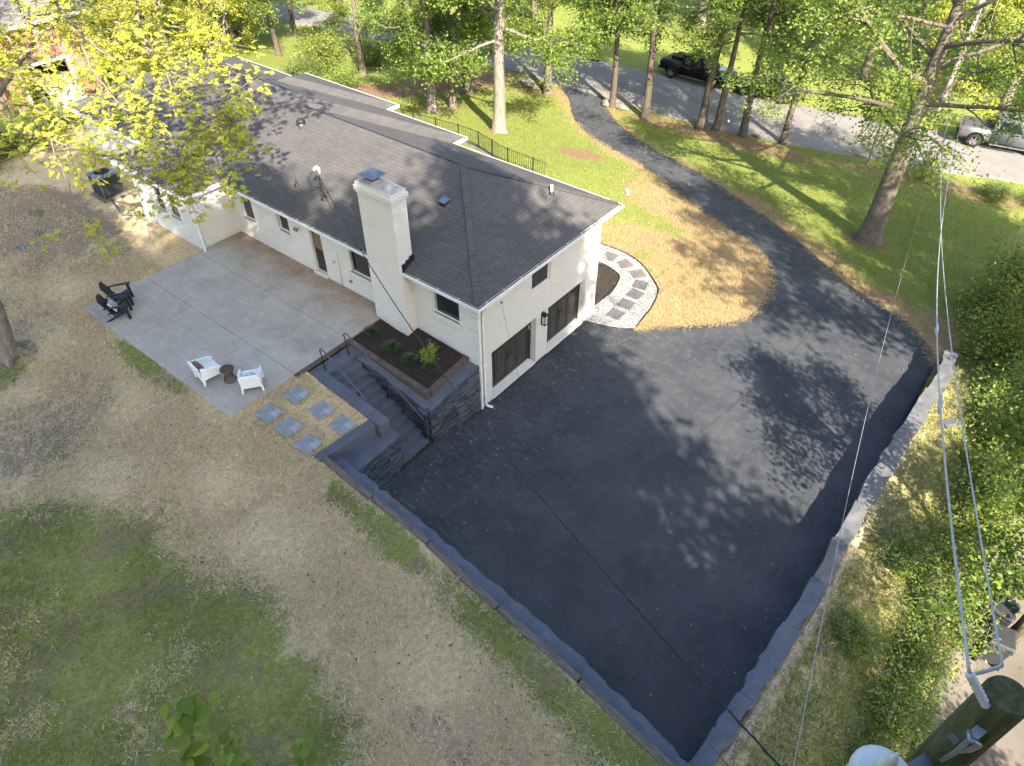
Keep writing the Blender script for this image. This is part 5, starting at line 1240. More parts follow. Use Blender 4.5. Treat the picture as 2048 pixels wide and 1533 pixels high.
# ================================================================== BINS ON THE LANE
def bin_(label, x, y, rz):
    t = thing('wheelie_bin', label, 'bin', (x, y, float(zbank(x, y)) + .03), rz, 'bins on the neighbour lane')
    MB().hexa([(-.26, -.24, .06), (.26, -.24, .06), (.26, .24, .06), (-.26, .24, .06), (-.32, -.3, .98), (.34, -.3, .98), (.34, .3, .98), (-.32, .3, .98)]).build('bin_body', M['binplastic'], t, .03)
    MB().hexa([(-.36, -.33, .98), (.38, -.33, .98), (.38, .33, .98), (-.36, .33, .98), (-.3, -.28, 1.07), (.34, -.28, 1.05), (.34, .28, 1.05), (-.3, .28, 1.07)]).build('lid', M['binplastic'], t, .03)
    for s in (-1, 1): MB().lathe([(.0, -.03), (.11, -.03), (.11, .03), (0, .03)], n=14).xform(Matrix.Translation((-.27, s * .27, .11)) @ Matrix.Rotation(math.pi / 2, 4, 'X')).build('wheel', M['tyre'], t)
    MB().tube([(-.34, -.26, .95), (-.42, -.26, .97), (-.42, .26, .97), (-.34, .26, .95)], .016, 6).build('handle', M['binplastic'], t)
bin_('grey wheeled bin farthest along the lane behind the shrubs', 3.75, -15.9, .3); bin_('grey wheeled bin in the middle of three on the lane', 2.85, -16.05, -.1); bin_('grey wheeled bin nearest the utility pole on the lane', 1.9, -16.2, .15)

# ================================================================== UTILITY POLES AND WIRES
PX, PY, PT_ = -9.885, -13.053, 13.3
pole = thing('utility_pole', 'green-stained wooden utility pole top close below the camera', 'utility pole', (PX, PY, float(zback(PX, PY))))
z0 = float(zback(PX, PY)); PH = PT_ - z0
MB().lathe([(.17, -.3), (.165, 0), (.13, PH - .03), (.122, PH), (.0, PH + .005)], n=28).build('shaft', M['poleold'], pole, smooth=False)
for p in pole.children[0].data.polygons: p.use_smooth = len(p.vertices) == 4 and abs(p.normal.z) < .5
u_ = Vector((CAM[0] - PX, CAM[1] - PY, 0)).normalized(); v_ = Vector((-u_.y, u_.x, 0))
def pv(a, b, c): return u_ * a + v_ * b + Vector((0, 0, PH + c))
m = MB(); m.beam(pv(.11, .03, -.28), pv(.2, .03, -.3), .06, .05); m.beam(pv(.2, .03, -.28), pv(.2, .03, -.5), .035, .05, tuple(u_)); m.build('bracket', M['metal'], pole, .008)
MB().tube([pv(.2, 0, -.28), pv(.26, .03, -.25), pv(.22, .08, -.28), pv(.2, .06, -.42), pv(.2, .03, -.52), pv(.22, .01, -.7)], [.016, .02, .018, .022, .016, .012], 8).build('guy_grip', M['metal'], pole, smooth=True)
m = MB(); m.beam(pv(.134, -.03, -.5), pv(.134, -.03, -.58), .06, .006, tuple(u_)); m.build('number_plate', M['metal'], pole)
# ribbed dead-end insulator between the pole top and the left cable
o0 = Vector((PX, PY, z0)); ia = Vector((-10.0, -12.98, 13.24)) - o0; ib = Vector((-9.998, -12.80, 13.44)) - o0
path = []; rad = []
for k in range(17): path.append(ia.lerp(ib, k / 16)); rad.append(.03 if k % 2 else .019)
MB().tube(path, rad, 14).build('insulator', M['porcelain'], pole, smooth=True)
# transformer hung on the pole, only its lid and bushing reach the frame
tr = thing('pole_transformer', 'pale pole transformer lid with a ribbed white bushing', 'transformer', (-10.40, -12.74, 11.72))
MB().lathe([(.18, 0), (.2, .02), (.2, .76), (.21, .77), (.21, .81), (.17, .87), (.0, .9)], n=26).build('tank', plain('pale_transformer_paint', (.4, .42, .44), .4, var=.1), tr, smooth=True)
MB().lathe([(.035, .85)] + [(.07 - .004 * k if k % 2 else .045 - .003 * k, .88 + .02 * k) for k in range(11)] + [(.01, 1.13), (.0, 1.14)], (.02, .03, 0), 18).build('bushing', M['porcelain'], tr, smooth=True)
MB().tube([(-.14, -.14, .8), (-.2, -.18, .85), (-.2, -.18, .92)], .018, 8).build('lug', M['metal'], tr, smooth=True); MB().beam((.15, -.1, .5), (.42, -.24, .5), .08, .3).build('hanger', M['metal'], tr)

far = thing('utility_pole', 'leaning-looking grey utility pole across the street by the silver truck', 'utility pole', (40.45, -4.88, gz(40.45, -4.88)))
MB().lathe([(.16, -.2), (.15, 0), (.11, 10.6), (0, 10.6)], n=16).build('shaft', M['polegrey'], far, smooth=True)
MB().beam((-.1, -1.0, 9.9), (-.1, 1.0, 9.9), .09, .11).build('crossarm', M['polegrey'], far)
MB().lathe([(.0, 0), (.2, 0), (.2, .75), (.17, .8), (0, .82)], (-.3, .1, 6.4), 16).build('transformer_can', M['metal'], far, smooth=True)

def cable(name, label, a, b, sag, r, mat, n=40, group=None, twist=0.0, knots=()):
    a = Vector(a); b = Vector(b); P = []
    for k in range(n + 1):
        t = (k / n) ** 1.6; p = a.lerp(b, t); p.z -= 4 * sag * t * (1 - t); P.append(p)
    c = P[0].copy(); o = thing(name, label, 'cable', c, 0, group)
    MB().tube([p - c for p in P], r, 7).build('strand', mat, o, smooth=True)
    if twist:
        Q = []; N = 520
        for k in range(N + 1):
            t = (k / N) ** 1.6; p = a.lerp(b, t); p.z -= 4 * sag * t * (1 - t); L = (b - a).length * t; d = (b - a).normalized(); s1 = d.orthogonal().normalized(); s2 = d.cross(s1); an = L * 2 * math.pi / .35
            Q.append(p + (s1 * math.cos(an) + s2 * math.sin(an)) * twist - c)
        MB().tube(Q, r * .8, 5).build('twisted_strand', mat, o, smooth=True)
    for t in knots:
        p = a.lerp(b, t); p.z -= 4 * sag * t * (1 - t); d = (b - a).normalized() * .22
        MB().tube([p - d - c, p - d * .5 - c, p - c, p + d * .6 - c, p + d - c], [r, r * 2.2, r * 2.8, r * 2.0, r], 8).build('splice', mat, o, smooth=True)
    return o
ca, cb_ = (-9.996, -12.792, 13.456), (-9.856, -12.936, 13.478)
cable('power_line', 'left pale cable rising from the pole top to the street', ca, (40.4, -5.5, 7.5), 3.8, .0105, M['cable'], n=80, group='pale cables from the near pole', knots=(.095, .16))
cable('power_line', 'right pale cable rising from the pole top to the street', cb_, (40.4, -4.5, 4.5), 2.2, .0075, M['cable'], n=80, group='pale cables from the near pole')
MB().tube([ca, (-9.98, -12.82, 13.42), (-9.92, -12.87, 13.42), (-9.88, -12.91, 13.45), cb_], .012, 8).top('cable_jumper', M['cable'], 'short pale jumper tying the two cables at the pole top', 'cable', smooth=True)
cable('service_drop', 'black twisted service cable from the roof mast across the parking court', (mx - .06, my, roof_z(mx, my) + .95), (-9.885, -12.9, 10.4), 1.3, .011, M['wire'], twist=.011)
cable('phone_line', 'thin grey line crossing the parking court to the street pole', (-9.885, -12.9, 8.0), (40.4, -5.5, 2.0), 3.4, .006, M['cable'], n=60)
cable('phone_drop', 'thin dark wire from the garage fascia down across the asphalt', (.62, -.45, 4.42), (-9.885, -12.9, 9.5), 2.9, .004, M['wire'])
MB().tube([(.62, -.42, 4.42), (.62, -.5, 4.44)], .03, 8).top('wire_hook', M['metal'], 'small wire hook on the garage eave', 'hook')
# ================================================================== VEGETATION
def leaf_mesh(name, P, size, g, mat, aspect=.55, up=.5, droop=0.0, fold=.25, dirs=None):
    """one folded four-cornered leaf per point"""
    n = len(P); s = size * g.uniform(.65, 1.25, n)
    if dirs is None:
        a = g.uniform(0, 2 * np.pi, n); e = g.normal(-droop, .45, n); d = np.stack([np.cos(a) * np.cos(e), np.sin(a) * np.cos(e), np.sin(e)], 1)
    else: d = dirs
    nr = g.normal(0, 1, (n, 3)) * (1 - up); nr[:, 2] += up * 1.6
    w = np.cross(d, nr); w /= np.linalg.norm(w, axis=1)[:, None] + 1e-9; nn = np.cross(w, d)
    s = s[:, None]
    tip = P + d * s; mid = P + d * s * .45; l = mid + w * s * aspect * .5 - nn * s * fold * .3; r = mid - w * s * aspect * .5 - nn * s * fold * .3
    co = np.stack([P, l, tip, r], 1).reshape(-1, 3); f = np.arange(4 * n).reshape(n, 4)
    return quads_np(name, co, f, mat)

def tubes_np(name, paths, radii, nside, mat):
    co = []; F = []; off = 0
    for P, rr in zip(paths, radii):
        P = np.asarray(P, float); m = len(P); T = np.gradient(P, axis=0); T /= np.linalg.norm(T, axis=1)[:, None] + 1e-9
        ref = np.where(np.abs(T[:, 2:3]) < .9, np.array([[0, 0, 1.]]), np.array([[1., 0, 0]])); u = np.cross(T, ref); u /= np.linalg.norm(u, axis=1)[:, None] + 1e-9; v = np.cross(T, u)
        ns = nside if np.max(rr) > .03 else 4
        a = np.arange(ns) * 2 * np.pi / ns
        ring = P[:, None] + (u[:, None] * np.cos(a)[None, :, None] + v[:, None] * np.sin(a)[None, :, None]) * np.asarray(rr)[:, None, None]
        co.append(ring.reshape(-1, 3)); i = np.arange(m - 1)[:, None]; k = np.arange(ns)[None]
        A = off + i * ns + k; B = off + i * ns + (k + 1) % ns
        F.append(np.stack([A, B, B + ns, A + ns], -1).reshape(-1, 4)); off += m * ns
    return quads_np(name, np.concatenate(co), np.concatenate(F), mat, True)

def branch(g, p, d, L, n, wob, grav):
    P = [np.array(p, float)]; d = np.array(d, float); d /= np.linalg.norm(d)
    for k in range(n):
        d = d + g.normal(0, wob, 3) + np.array([0, 0, grav]); d /= np.linalg.norm(d); P.append(P[-1] + d * L / n)
    return np.array(P)

def make_tree(seed, H, cb, Rr, tr, nleaf, lsize, leafmat, barkmat, nl=16, lean=(0, 0), spread=.26, low=True, fork=False, up=.5, droopy=.0):
    g = np.random.default_rng(seed); paths = []; rads = []; tw = []
    t = np.linspace(0, 1, 12); trunk = np.stack([lean[0] * t ** 1.4 + np.cumsum(g.normal(0, .02 * H / 12, 12)), lean[1] * t ** 1.4 + np.cumsum(g.normal(0, .02 * H / 12, 12)), H * .9 * t], 1); trunk[0] = (0, 0, -.15)
    trad = tr * (1 - .82 * t ** 1.1); trad[0] *= 1.75; extra = trunk[0] * .9 + trunk[1] * .1; trunk = np.insert(trunk, 1, [trunk[0] + (trunk[1] - trunk[0]) * .25], 0); trad = np.insert(trad, 1, tr * 1.18)
    paths.append(trunk); rads.append(trad)
    for k in range(nl):
        f = (k + g.uniform(0, .8)) / nl; z = cb + (H * .88 - cb) * f; i = np.interp(z, trunk[:, 2], np.arange(len(trunk))); p = np.array([np.interp(z, trunk[:, 2], trunk[:, j]) for j in range(3)])
        az = k * 2.4 + g.uniform(-.4, .4); el = -.02 + 1.0 * f + g.normal(0, .09); shape = (.62 + .9 * f) * (1 - f) ** .45 * 1.28 if f > .05 else .8
        L = Rr * max(.35, min(1.1, shape)) * g.uniform(.8, 1.15); r0 = min(tr * .45, .022 + .016 * L) * (1 - .4 * f)
        B = branch(g, p, (np.cos(az) * np.cos(el), np.sin(az) * np.cos(el), np.sin(el)), L, 7, .13, .03 if f > .3 else -.008 - droopy)
        paths.append(B); rads.append(np.linspace(r0, .014, len(B)))
        for q in range(int(3 + L * 1.1)):
            s = g.uniform(.25, 1.0); a = np.array([np.interp(s * 7, np.arange(8), B[:, j]) for j in range(3)]); dd = (B[min(7, int(s * 7) + 1)] - B[int(s * 7) if s < 1 else 6]); dd /= np.linalg.norm(dd) + 1e-9
            d2 = dd + g.normal(0, .75, 3); L2 = L * g.uniform(.22, .45)
            C = branch(g, a, d2, L2, 4, .2, -.04 - droopy); paths.append(C); rads.append(np.linspace(max(.016, r0 * .35), .007, 5))
            for w in range(4):
                b0 = C[g.integers(1, 5)]; D = branch(g, b0, g.normal(0, 1, 3) + (C[-1] - C[0]) / (L2 + .01), g.uniform(.35, .95), 2, .2, -.06 - droopy); paths.append(D); rads.append(np.array([.009, .007, .004])); tw.append(D)
    wood = tubes_np('trunk', paths, rads, 10, barkmat)
    T = np.array(tw); n = nleaf; i = g.integers(0, len(T), n); s = g.uniform(0, 2, n); j = np.minimum(s.astype(int), 1); fr = (s - j)[:, None]
    P = T[i, j] * (1 - fr) + T[i, j + 1] * fr + g.normal(0, spread, (n, 3)) * np.array([1, 1, .8])
    return wood, leaf_mesh('crown', P, lsize, g, leafmat, up=up, droop=.25)

def put_tree(name, label, loc, meshes, rz=0.0, sc=1.0, group=None, cat='tree'):
    t = thing(name, label, cat, loc, rz, group); t.scale = (sc, sc, sc); link('trunk', meshes[0], t); link('crown', meshes[1], t); return t

# prototypes
oakA = make_tree(1, 14, 4.0, 5.2, .36, 26000, .19, M['leaf_o'], M['barkpale'], 18, spread=.28)
oakB = make_tree(2, 13.5, 3.4, 4.8, .3, 25000, .185, M['leaf_m'], M['bark'], 17, spread=.27, droopy=.02)
oakC = make_tree(3, 11, 4.2, 3.6, .22, 16000, .18, M['leaf_o'], M['barkdark'], 15, lean=(.5, .4))
oakD = make_tree(4, 11, 4.6, 4.0, .26, 17000, .18, M['leaf_m'], M['barkdark'], 16, lean=(-.3, .6), droopy=.03)
big = make_tree(15, 15, 5.0, 7.0, .52, 38000, .17, M['leaf_m'], M['bark'], 20, spread=.3, droopy=.02)
shade = make_tree(6, 28, 12, 6.8, .5, 34000, .44, M['leaf_o'], M['bark'], 20, spread=.5)
oakE = make_tree(8, 12, 6.0, 3.4, .25, 9000, .18, M['leaf_o'], M['barkdark'], 14, lean=(.3, .5))
shade2 = make_tree(9, 34, 20, 7.4, .5, 34000, .42, M['leaf_o'], M['bark'], 20, spread=.5, lean=(5, 0))
thin = make_tree(10, 26, 10.5, 6.2, .4, 11000, .34, M['leaf_o'], M['bark'], 18, spread=.35)
yel = make_tree(7, 15, 3.0, 5.0, .28, 22000, .2, M['leaf_y'], M['bark'], 18, spread=.28, droopy=.02)
FRONT = 'trees in the front yard'
def tz(x, y): return (x, y, gz(x, y) - .02)
put_tree('oak_tree', 'pale-trunked oak standing alone on the sunlit front lawn', tz(19.1, 14.8), oakA, .3, 1.1, FRONT)
put_tree('oak_tree', 'pale straight oak nearest the roof corner, left of the slender one', tz(18.8, 20.0), oakA, 2.2, .9, FRONT)
put_tree('slender_oak', 'slender pale trunk beside the left lawn oak', tz(20.9, 20.2), oakB, 1.0, .78, FRONT)
put_tree('dark_oak', 'dark-trunked oak in the leaf-strewn ground behind the two pale ones', tz(24.4, 22.0), oakB, 4.0, 1.05, FRONT)
put_tree('driveway_oak', 'brown oak at the left of the driveway mouth', tz(28.3, 17.9), oakB, 2.6, .95, FRONT)
put_tree('roadside_oak', 'slim dark oak at the right of the driveway mouth', tz(28.9, 12.9), oakC, .4, 1.0, FRONT)
put_tree('roadside_oak', 'dark straight oak beside the mailbox', tz(28.7, 10.2), oakE, 1.4, 1.1, FRONT)
put_tree('roadside_oak', 'thick slanting trunk in front of the black pickup', tz(29.5, 6.6), oakE, 3.3, 1.1, FRONT)
put_tree('crooked_oak', 'thin crooked trunk just right of the thick slanting one', tz(29.9, 5.7), oakE, 2.9, .92, FRONT)
put_tree('roadside_oak', 'slanting trunk in front of the black coupe', tz(30.1, 3.9), oakE, 5.0, 1.0, FRONT)
put_tree('roadside_oak', 'dark slanting trunk right of the black coupe', tz(30.7, 1.5), oakE, 4.4, .9, FRONT)
put_tree('big_oak', 'largest oak with a massive mossy trunk right of the driveway', tz(21.4, -6.6), big, 1.1, 1.0, FRONT)
far_spots = [(43.2, -4.6, yel, 1.1, .9, 'pale-trunked tree beyond the street beside the utility pole'), (44.7, -8.0, oakA, 3.0, .9, 'pale-trunked tree beyond the silver pickup'), (45.5, 1.5, oakB, .5, 1.0, 'tree beyond the street straight above the big oak'), (46, 9, oakB, 2.0, .95, 'tree on the far lawn above the black coupe'), (48.5, 16.5, oakA, 1.0, 1.05, 'tree on the far lawn above the black pickup'),
             (43.5, 22, oakB, 5.0, 1.0, 'tree across the street from the driveway mouth'), (42, 29.5, yel, .2, .9, 'yellow-green tree across the street at the top centre'), (54, 6, oakA, 4, 1.2, 'tall tree at the back of the far lawn'), (54, -4, oakB, 1.5, 1.2, 'tree behind the pole beyond the far lawn'), (52, -13, oakB, 2.5, 1.2, 'tree beyond the silver pickup at the right edge'), (56, 22, oakA, 3.3, 1.2, 'tree far back at the top centre right'), (50, 34, oakB, 0.7, 1.2, 'tree far back at the top centre'), (45, -15, yel, 2.0, 1.0, 'yellow-green tree beyond the street at the right edge')]
for x, y, ms_, rz, sc, lb in far_spots: put_tree('far_tree', lb, tz(x, y), ms_, rz, sc, 'trees beyond the street')
left_spots = [(18.2, 40.2, oakA, .4, .95, 'pale trunk in the tree belt above the far end of the roof'), (19.8, 36.8, oakC, 1.9, 1.0, 'dark trunk nearest the lawn in the tree belt above the roof'), (15.0, 41.0, yel, 3.0, .95, 'yellow-green tree above the far end of the roof'), (11.5, 44.5, oakB, .6, 1.0, 'leafy tree right of the brick house'), (7.0, 47.5, yel, 2.2, 1.1, 'yellow-green tree behind the brick house'), (22.5, 46, oakB, 3.6, 1.05, 'tree at the top edge left of the distant road'), (25.0, 41.5, oakC, 1.2, .9, 'small tree on the lawn left of the distant road'), (16.5, 49.5, oakA, 5.0, 1.15, 'tall tree at the top edge above the roof'), (28.0, 56, oakB, 4.4, 1.2, 'tree beyond the distant road at the top edge'), (34.5, 48, oakA, 2.8, 1.1, 'tree right of the distant road at the top edge'), (8.5, 37.0, oakC, 2.4, .95, 'slim tree in front of the brick house corner'), (22, 30.0, oakB, 5.5, .8, 'low leafy tree left of the two pale lawn trunks'), (36.5, 40, oakB, 3.1, 1.0, 'tree beside the bend of the distant road'), (-4, 43, oakB, 1.4, 1.1, 'tree left of the brick house at the top left'), (13.5, 35.5, yel, .8, .72, 'low yellow-green tree just beyond the far roof corner'), (10.0, 34.0, yel, 2.7, .66, 'low yellow-green tree between the roof and the brick garage'), (16.6, 38.2, oakB, 4.1, .75, 'low leafy tree in the belt behind the far roof corner'), (12.8, 40.5, yel, 5.3, .8, 'yellow-green tree in the middle of the belt above the roof'), (20.5, 43.0, yel, 1.6, .85, 'yellow-green tree at the lawn end of the belt'), (4.6, 31.4, yel, .3, .5, 'small yellow-green tree before the brick garage'), (-.6, 32.0, yel, 2.2, .52, 'small yellow-green tree left of the brick garage opening'), (24.0, 48.5, oakB, 2.0, .9, 'leafy tree left of the distant road bend'), (9.0, 41.0, oakB, 3.9, .85, 'leafy tree against the brick house corner')]
for x, y, ms_, rz, sc, lb in left_spots: put_tree('belt_tree', lb, (x, y, float(zback(x, y)) if x < 4 else gz(x, y)), ms_, rz, sc, 'trees beyond the far end of the house')
# tall trees that stand behind and beside the viewpoint; only their shade reaches the picture
for x, y, rz, sc, lb in [(-18.5, -23.5, .2, .92, 'tall oak behind the viewpoint shading the parking court'), (-13.6, -21.8, 1.0, 1.0, 'oak right behind the viewpoint shading the garage roof'), (-25.5, -17.5, 1.5, 1.1, 'tall oak behind the viewpoint shading the patio'), (-30, -13.5, 2.6, 1.05, 'tall oak left behind the viewpoint shading the back lawn'), (-22.5, -30.5, 3.9, 1.0, 'tall oak farthest behind the viewpoint shading the steps'), (-18.0, 2.6, 2.0, .82, 'tall oak left of the viewpoint shading the bare yard'), (-26.0, -25.0, .6, 1.0, 'tall oak behind the viewpoint shading the green lawn'), (-15.4, -23.2, 2.5, .95, 'second oak right behind the viewpoint shading the asphalt')]:
    put_tree('shade_oak', lb, (x, y, float(zback(x, y))), shade, rz, sc, 'tall oaks behind the viewpoint')
for x, y, rz, sc, lb in [(-26.6, -23.9, R(28), 1.0, 'leaning tall oak behind the viewpoint shading the chimney side of the roof')]:
    put_tree('shade_oak', lb, (x, y, float(zback(x, y))), shade2, rz, sc, 'tall oaks behind the viewpoint')
for x, y, ms_, rz, sc, lb in [(2.7, -16.6, oakC, 2.0, .85, 'slender tree on the lane whose branches shade the asphalt'), (11.5, -20.5, oakB, .4, 1.0, 'tree beyond the lane shading the drive'), (19.5, -20.5, oakA, 1.6, 1.0, 'tree beyond the lane shading the right lawn'), (15.0, -26, yel, 4.2, 1.1, 'tree behind the lane at the far right'), (-6.5, -20.6, oakD, 1.2, 1.0, 'low tree beyond the bank shading the shrubs near the utility pole'), (4.6, -24.6, thin, .5, 1.0, 'tall thin-crowned tree beyond the lane dappling the drive'), (13.0, -27.5, thin, 2.6, 1.0, 'tall thin-crowned tree beyond the lane dappling the right lawn')]:
    put_tree('lane_tree', lb, (x, y, float(zbank(x, y))), ms_, rz, sc, 'trees along the neighbour lane')

# ---- shrubs
def shrub_mesh(seed, rx, ry, h, nleaf, lsize, leafmat, spread=.12, up=.4, clumps=26):
    g = np.random.default_rng(seed); paths = []; rads = []; tips = []
    for k in range(clumps):
        a = g.uniform(0, 2 * np.pi); rr_ = g.uniform(0, 1) ** .5; top = np.array([rx * rr_ * np.cos(a), ry * rr_ * np.sin(a), h * g.uniform(.35, 1.0) * (1 - .35 * rr_)]); b0 = np.array([.15 * rx * np.cos(a), .15 * ry * np.sin(a), 0])
        P = np.stack([b0, b0 * .6 + top * .4 + g.normal(0, .05, 3), top], 0); paths.append(P); rads.append(np.array([.018, .012, .006])); tips.append(P)
        for q in range(4):
            s = g.uniform(.35, 1); p = P[1] + (P[2] - P[1]) * s; D = np.stack([p, p + g.normal(0, .3 * min(rx, h), 3) * .5, p + g.normal(0, .5 * min(rx, h), 3) * .6], 0); D[:, 2] = np.maximum(D[:, 2], .08); paths.append(D); rads.append(np.array([.008, .006, .004])); tips.append(D)
    T = np.array(tips); i = g.integers(0, len(T), nleaf); s = .5 + 1.5 * g.uniform(0, 1, nleaf); j = np.minimum(s.astype(int), 1); fr = (s - j)[:, None]
    P = T[i, j] * (1 - fr) + T[i, j + 1] * fr + g.normal(0, spread, (nleaf, 3)); P[:, 2] = np.abs(P[:, 2])
    return tubes_np('stems', paths, rads, 5, M['twig']), leaf_mesh('foliage', P, lsize, g, leafmat, up=up)
def put_shrub(name, label, loc, ms_, rz=0.0, sc=1.0, group=None, cat='shrub', sz=None):
    t = thing(name, label, cat, loc, rz, group); t.scale = (sc, sc, sz or sc); link('stems', ms_[0], t); link('foliage', ms_[1], t); return t
hA = shrub_mesh(21, 1.3, 1.1, 2.2, 5200, .12, M['leaf_h'], .2); hB = shrub_mesh(22, 1.1, 1.0, 1.7, 3000, .13, M['leaf_m'], .2); hC = shrub_mesh(23, 1.2, 1.0, 1.2, 4200, .085, M['leaf_o'], .16); hD = shrub_mesh(24, .9, .7, .8, 2600, .08, M['leaf_o'], .1)
HG = 'shrubs on the bank right of the parking wall'
hs = [(16.6, -12.9, hA, .3, 1.25, 'tall bright shrub at the far end of the parking wall'), (14.2, -13.5, hA, 1.7, 1.1, 'bright shrub just behind the end of the parking wall'), (19.6, -13.2, hA, 4.0, 1.3, 'tall shrub at the right edge beside the lawn'), (11.6, -14.2, hB, 2.2, 1.1, 'yellowish shrub right of the wall end'), (9.4, -14.5, hA, .9, .9, 'leafy shrub beside the loose grey slab'), (7.2, -14.6, hB, 3.0, 1.15, 'leafy shrub halfway along the right bank'), (5.2, -14.8, hA, 5.2, .85, 'leafy shrub right of the middle of the wall'),
      (3.3, -14.5, hC, 1.2, 1.1, 'low green shrub in front of the bins'), (1.5, -14.6, hC, 2.7, 1.15, 'low green shrub beside the nearest bin'), (-.2, -14.6, hC, .1, .95, 'dark green shrub in the shaded bank'), (-1.9, -14.6, hC, 4.6, .95, 'dark green shrub lower on the shaded bank'), (-3.4, -14.6, hC, 3.4, .8, 'dark green shrub nearest the utility pole'), (-5.2, -14.7, hC, 2.0, .8, 'dark shrub behind the transformer lid'), (8.5, -16.2, hB, .7, 1.2, 'outer leafy shrub by the lane'), (12.5, -16.4, hA, 2.1, 1.2, 'outer tall shrub at the right edge'),
      (-.9, -13.1, hD, 1.0, .8, 'small weed clump on the bank near the wall corner'), (2.3, -13.3, hD, 2.4, .9, 'small weed clump on the bank by the middle of the wall'), (17.5, -15.2, hA, 5.5, 1.2, 'shrub behind the tall bright ones at the right edge')]
for x, y, ms_, rz, sc, lb in hs: put_shrub('bank_shrub', lb, (x, y, float(zbank(x, y)) - .05), ms_, rz, sc, HG)
for x, y, ms_, rz, sc, lb in [(19.2, 31.2, hA, .4, 1.3, 'bushy shrub beyond the far end of the roof'), (21.5, 33.5, hA, 2.0, 1.35, 'bushy shrub left of the lawn by the distant road'), (16.9, 29.8, hC, 1.1, 1.25, 'dark shrub touching the far roof corner'), (17.2, 26.6, hB, 3.6, 1.0, 'light shrub at the near edge of the roof end'), (24.2, 31.5, hB, 5.1, 1.1, 'round shrub on the lawn edge left of the lawn trunks'),
                              (-4.2, 27.5, hA, 1.5, 1.2, 'shrub at the left edge of the bare yard'), (-1.8, 28.2, hC, .2, 1.4, 'dark shrub behind the air conditioner'), (-6.6, 26.5, hA, 4.4, 1.2, 'leafy shrub at the far left edge'), (1.0, 29.6, hB, 3.3, 1.0, 'shrub in front of the brick garage'), (-8.5, 25.5, hC, 2.9, 1.3, 'dark shrub in the left corner of the yard'), (6.5, 30.6, hC, 5.0, .8, 'small shrub beside the brick garage drive')]:
    put_shrub('yard_shrub', lb, (x, y, float(zback(x, y)) if x < 4 else gz(x, y)), ms_, rz, sc, 'shrubs beyond the house')
rs = shrub_mesh(31, .7, .6, 1.9, 700, .1, M['leaf_o'], .12, clumps=12)
put_shrub('bare_shrub', 'half-bare upright shrub on the verge before the silver pickup', (31.0, -6.7, gz(31, -6.7)), rs, 0, 1.2, None)
sp = make_tree(41, 3.6, 1.2, .9, .06, 500, .13, M['leaf_m'], M['barkpale'], 7); put_tree('verge_sapling', 'thin sapling on the verge left of the half-bare shrub', tz(30.9, -3.6), sp, 0, 1.0)
for k, (x, y) in enumerate([(31.2, -10.5), (31.8, -12.5)]): put_shrub('verge_shrub', ['low dark shrub on the verge at the right edge', 'second low dark shrub on the verge at the right edge'][k], (x, y, gz(x, max(y, -12))), hC, k * 2.0, .8, 'low shrubs on the verge')

# ---- planting bed
def grass_clump(seed, n, h, r):
    g = np.random.default_rng(seed); a = g.uniform(0, 2 * np.pi, n); t = g.uniform(0, 1, n) ** .6; L = h * g.uniform(.7, 1.15, n); w = .006
    b = np.stack([.05 * np.cos(a) * g.uniform(0, 1, n), .05 * np.sin(a) * g.uniform(0, 1, n), 0 * a], 1); o = np.stack([np.cos(a), np.sin(a), 0 * a], 1); sd = np.stack([-np.sin(a), np.cos(a), 0 * a], 1)
    m1 = b + o * (r * t * .45)[:, None] + np.array([0, 0, 1]) * (L * .65)[:, None]; tp = b + o * (r * t)[:, None] + np.array([0, 0, 1]) * (L * (1 - .45 * t))[:, None]
    co = np.stack([b - sd * w, b + sd * w, m1 + sd * w * .8, m1 - sd * w * .8, tp], 1).reshape(-1, 3); i = np.arange(n) * 5
    lo = np.stack([i, i + 1, i + 2, i + 3, i + 3, i + 2, i + 4], 1).ravel(); st_ = np.stack([np.arange(n) * 7, np.arange(n) * 7 + 4], 1).ravel()
    return mesh_np('blades', co, lo, st_, None, M['leaf_g'])
def zbed(x, y): return float(np.interp(y, [.5, 2.5, 4.1], [1.85, 2.05, 2.27])) + .12 * (x + 1)
for k, (x, y, h, r, lb) in enumerate([(-1.28, 3.75, .42, .36, 'dark grass clump beside the patio edge'), (-1.35, 2.75, .5, .4, 'grass clump halfway along the handrail side of the bed'), (-1.33, 1.9, .45, .38, 'grass clump left of the lime shrub'), (-1.22, 1.05, .62, .36, 'tall grass clump at the bed corner by the parking court')]):
    o = thing('grass_clump', lb, 'ornamental grass', (x, y, zbed(x, y)), 0, 'ornamental grasses in the planting bed'); link('blades', grass_clump(50 + k, 420, h, r), o)
ls_ = shrub_mesh(61, .3, .3, .55, 900, .075, M['leaf_l'], .06, clumps=14); put_shrub('lime_shrub', 'bright lime green shrub in the planting bed', (-.72, 1.55, zbed(-.72, 1.55)), ls_)
gs_ = shrub_mesh(62, .22, .22, .32, 420, .07, M['leaf_gold'], .05, clumps=10); put_shrub('gold_shrub', 'golden yellow shrub in the mulch bed by the gravel walk', (8.95, 1.35, gz(8.95, 1.35) + .03), gs_); put_shrub('gold_shrub', 'golden shrub peeping from behind the garage corner', (7.35, .75, gz(7.35, .75) + .03), gs_, 1.0, .9)

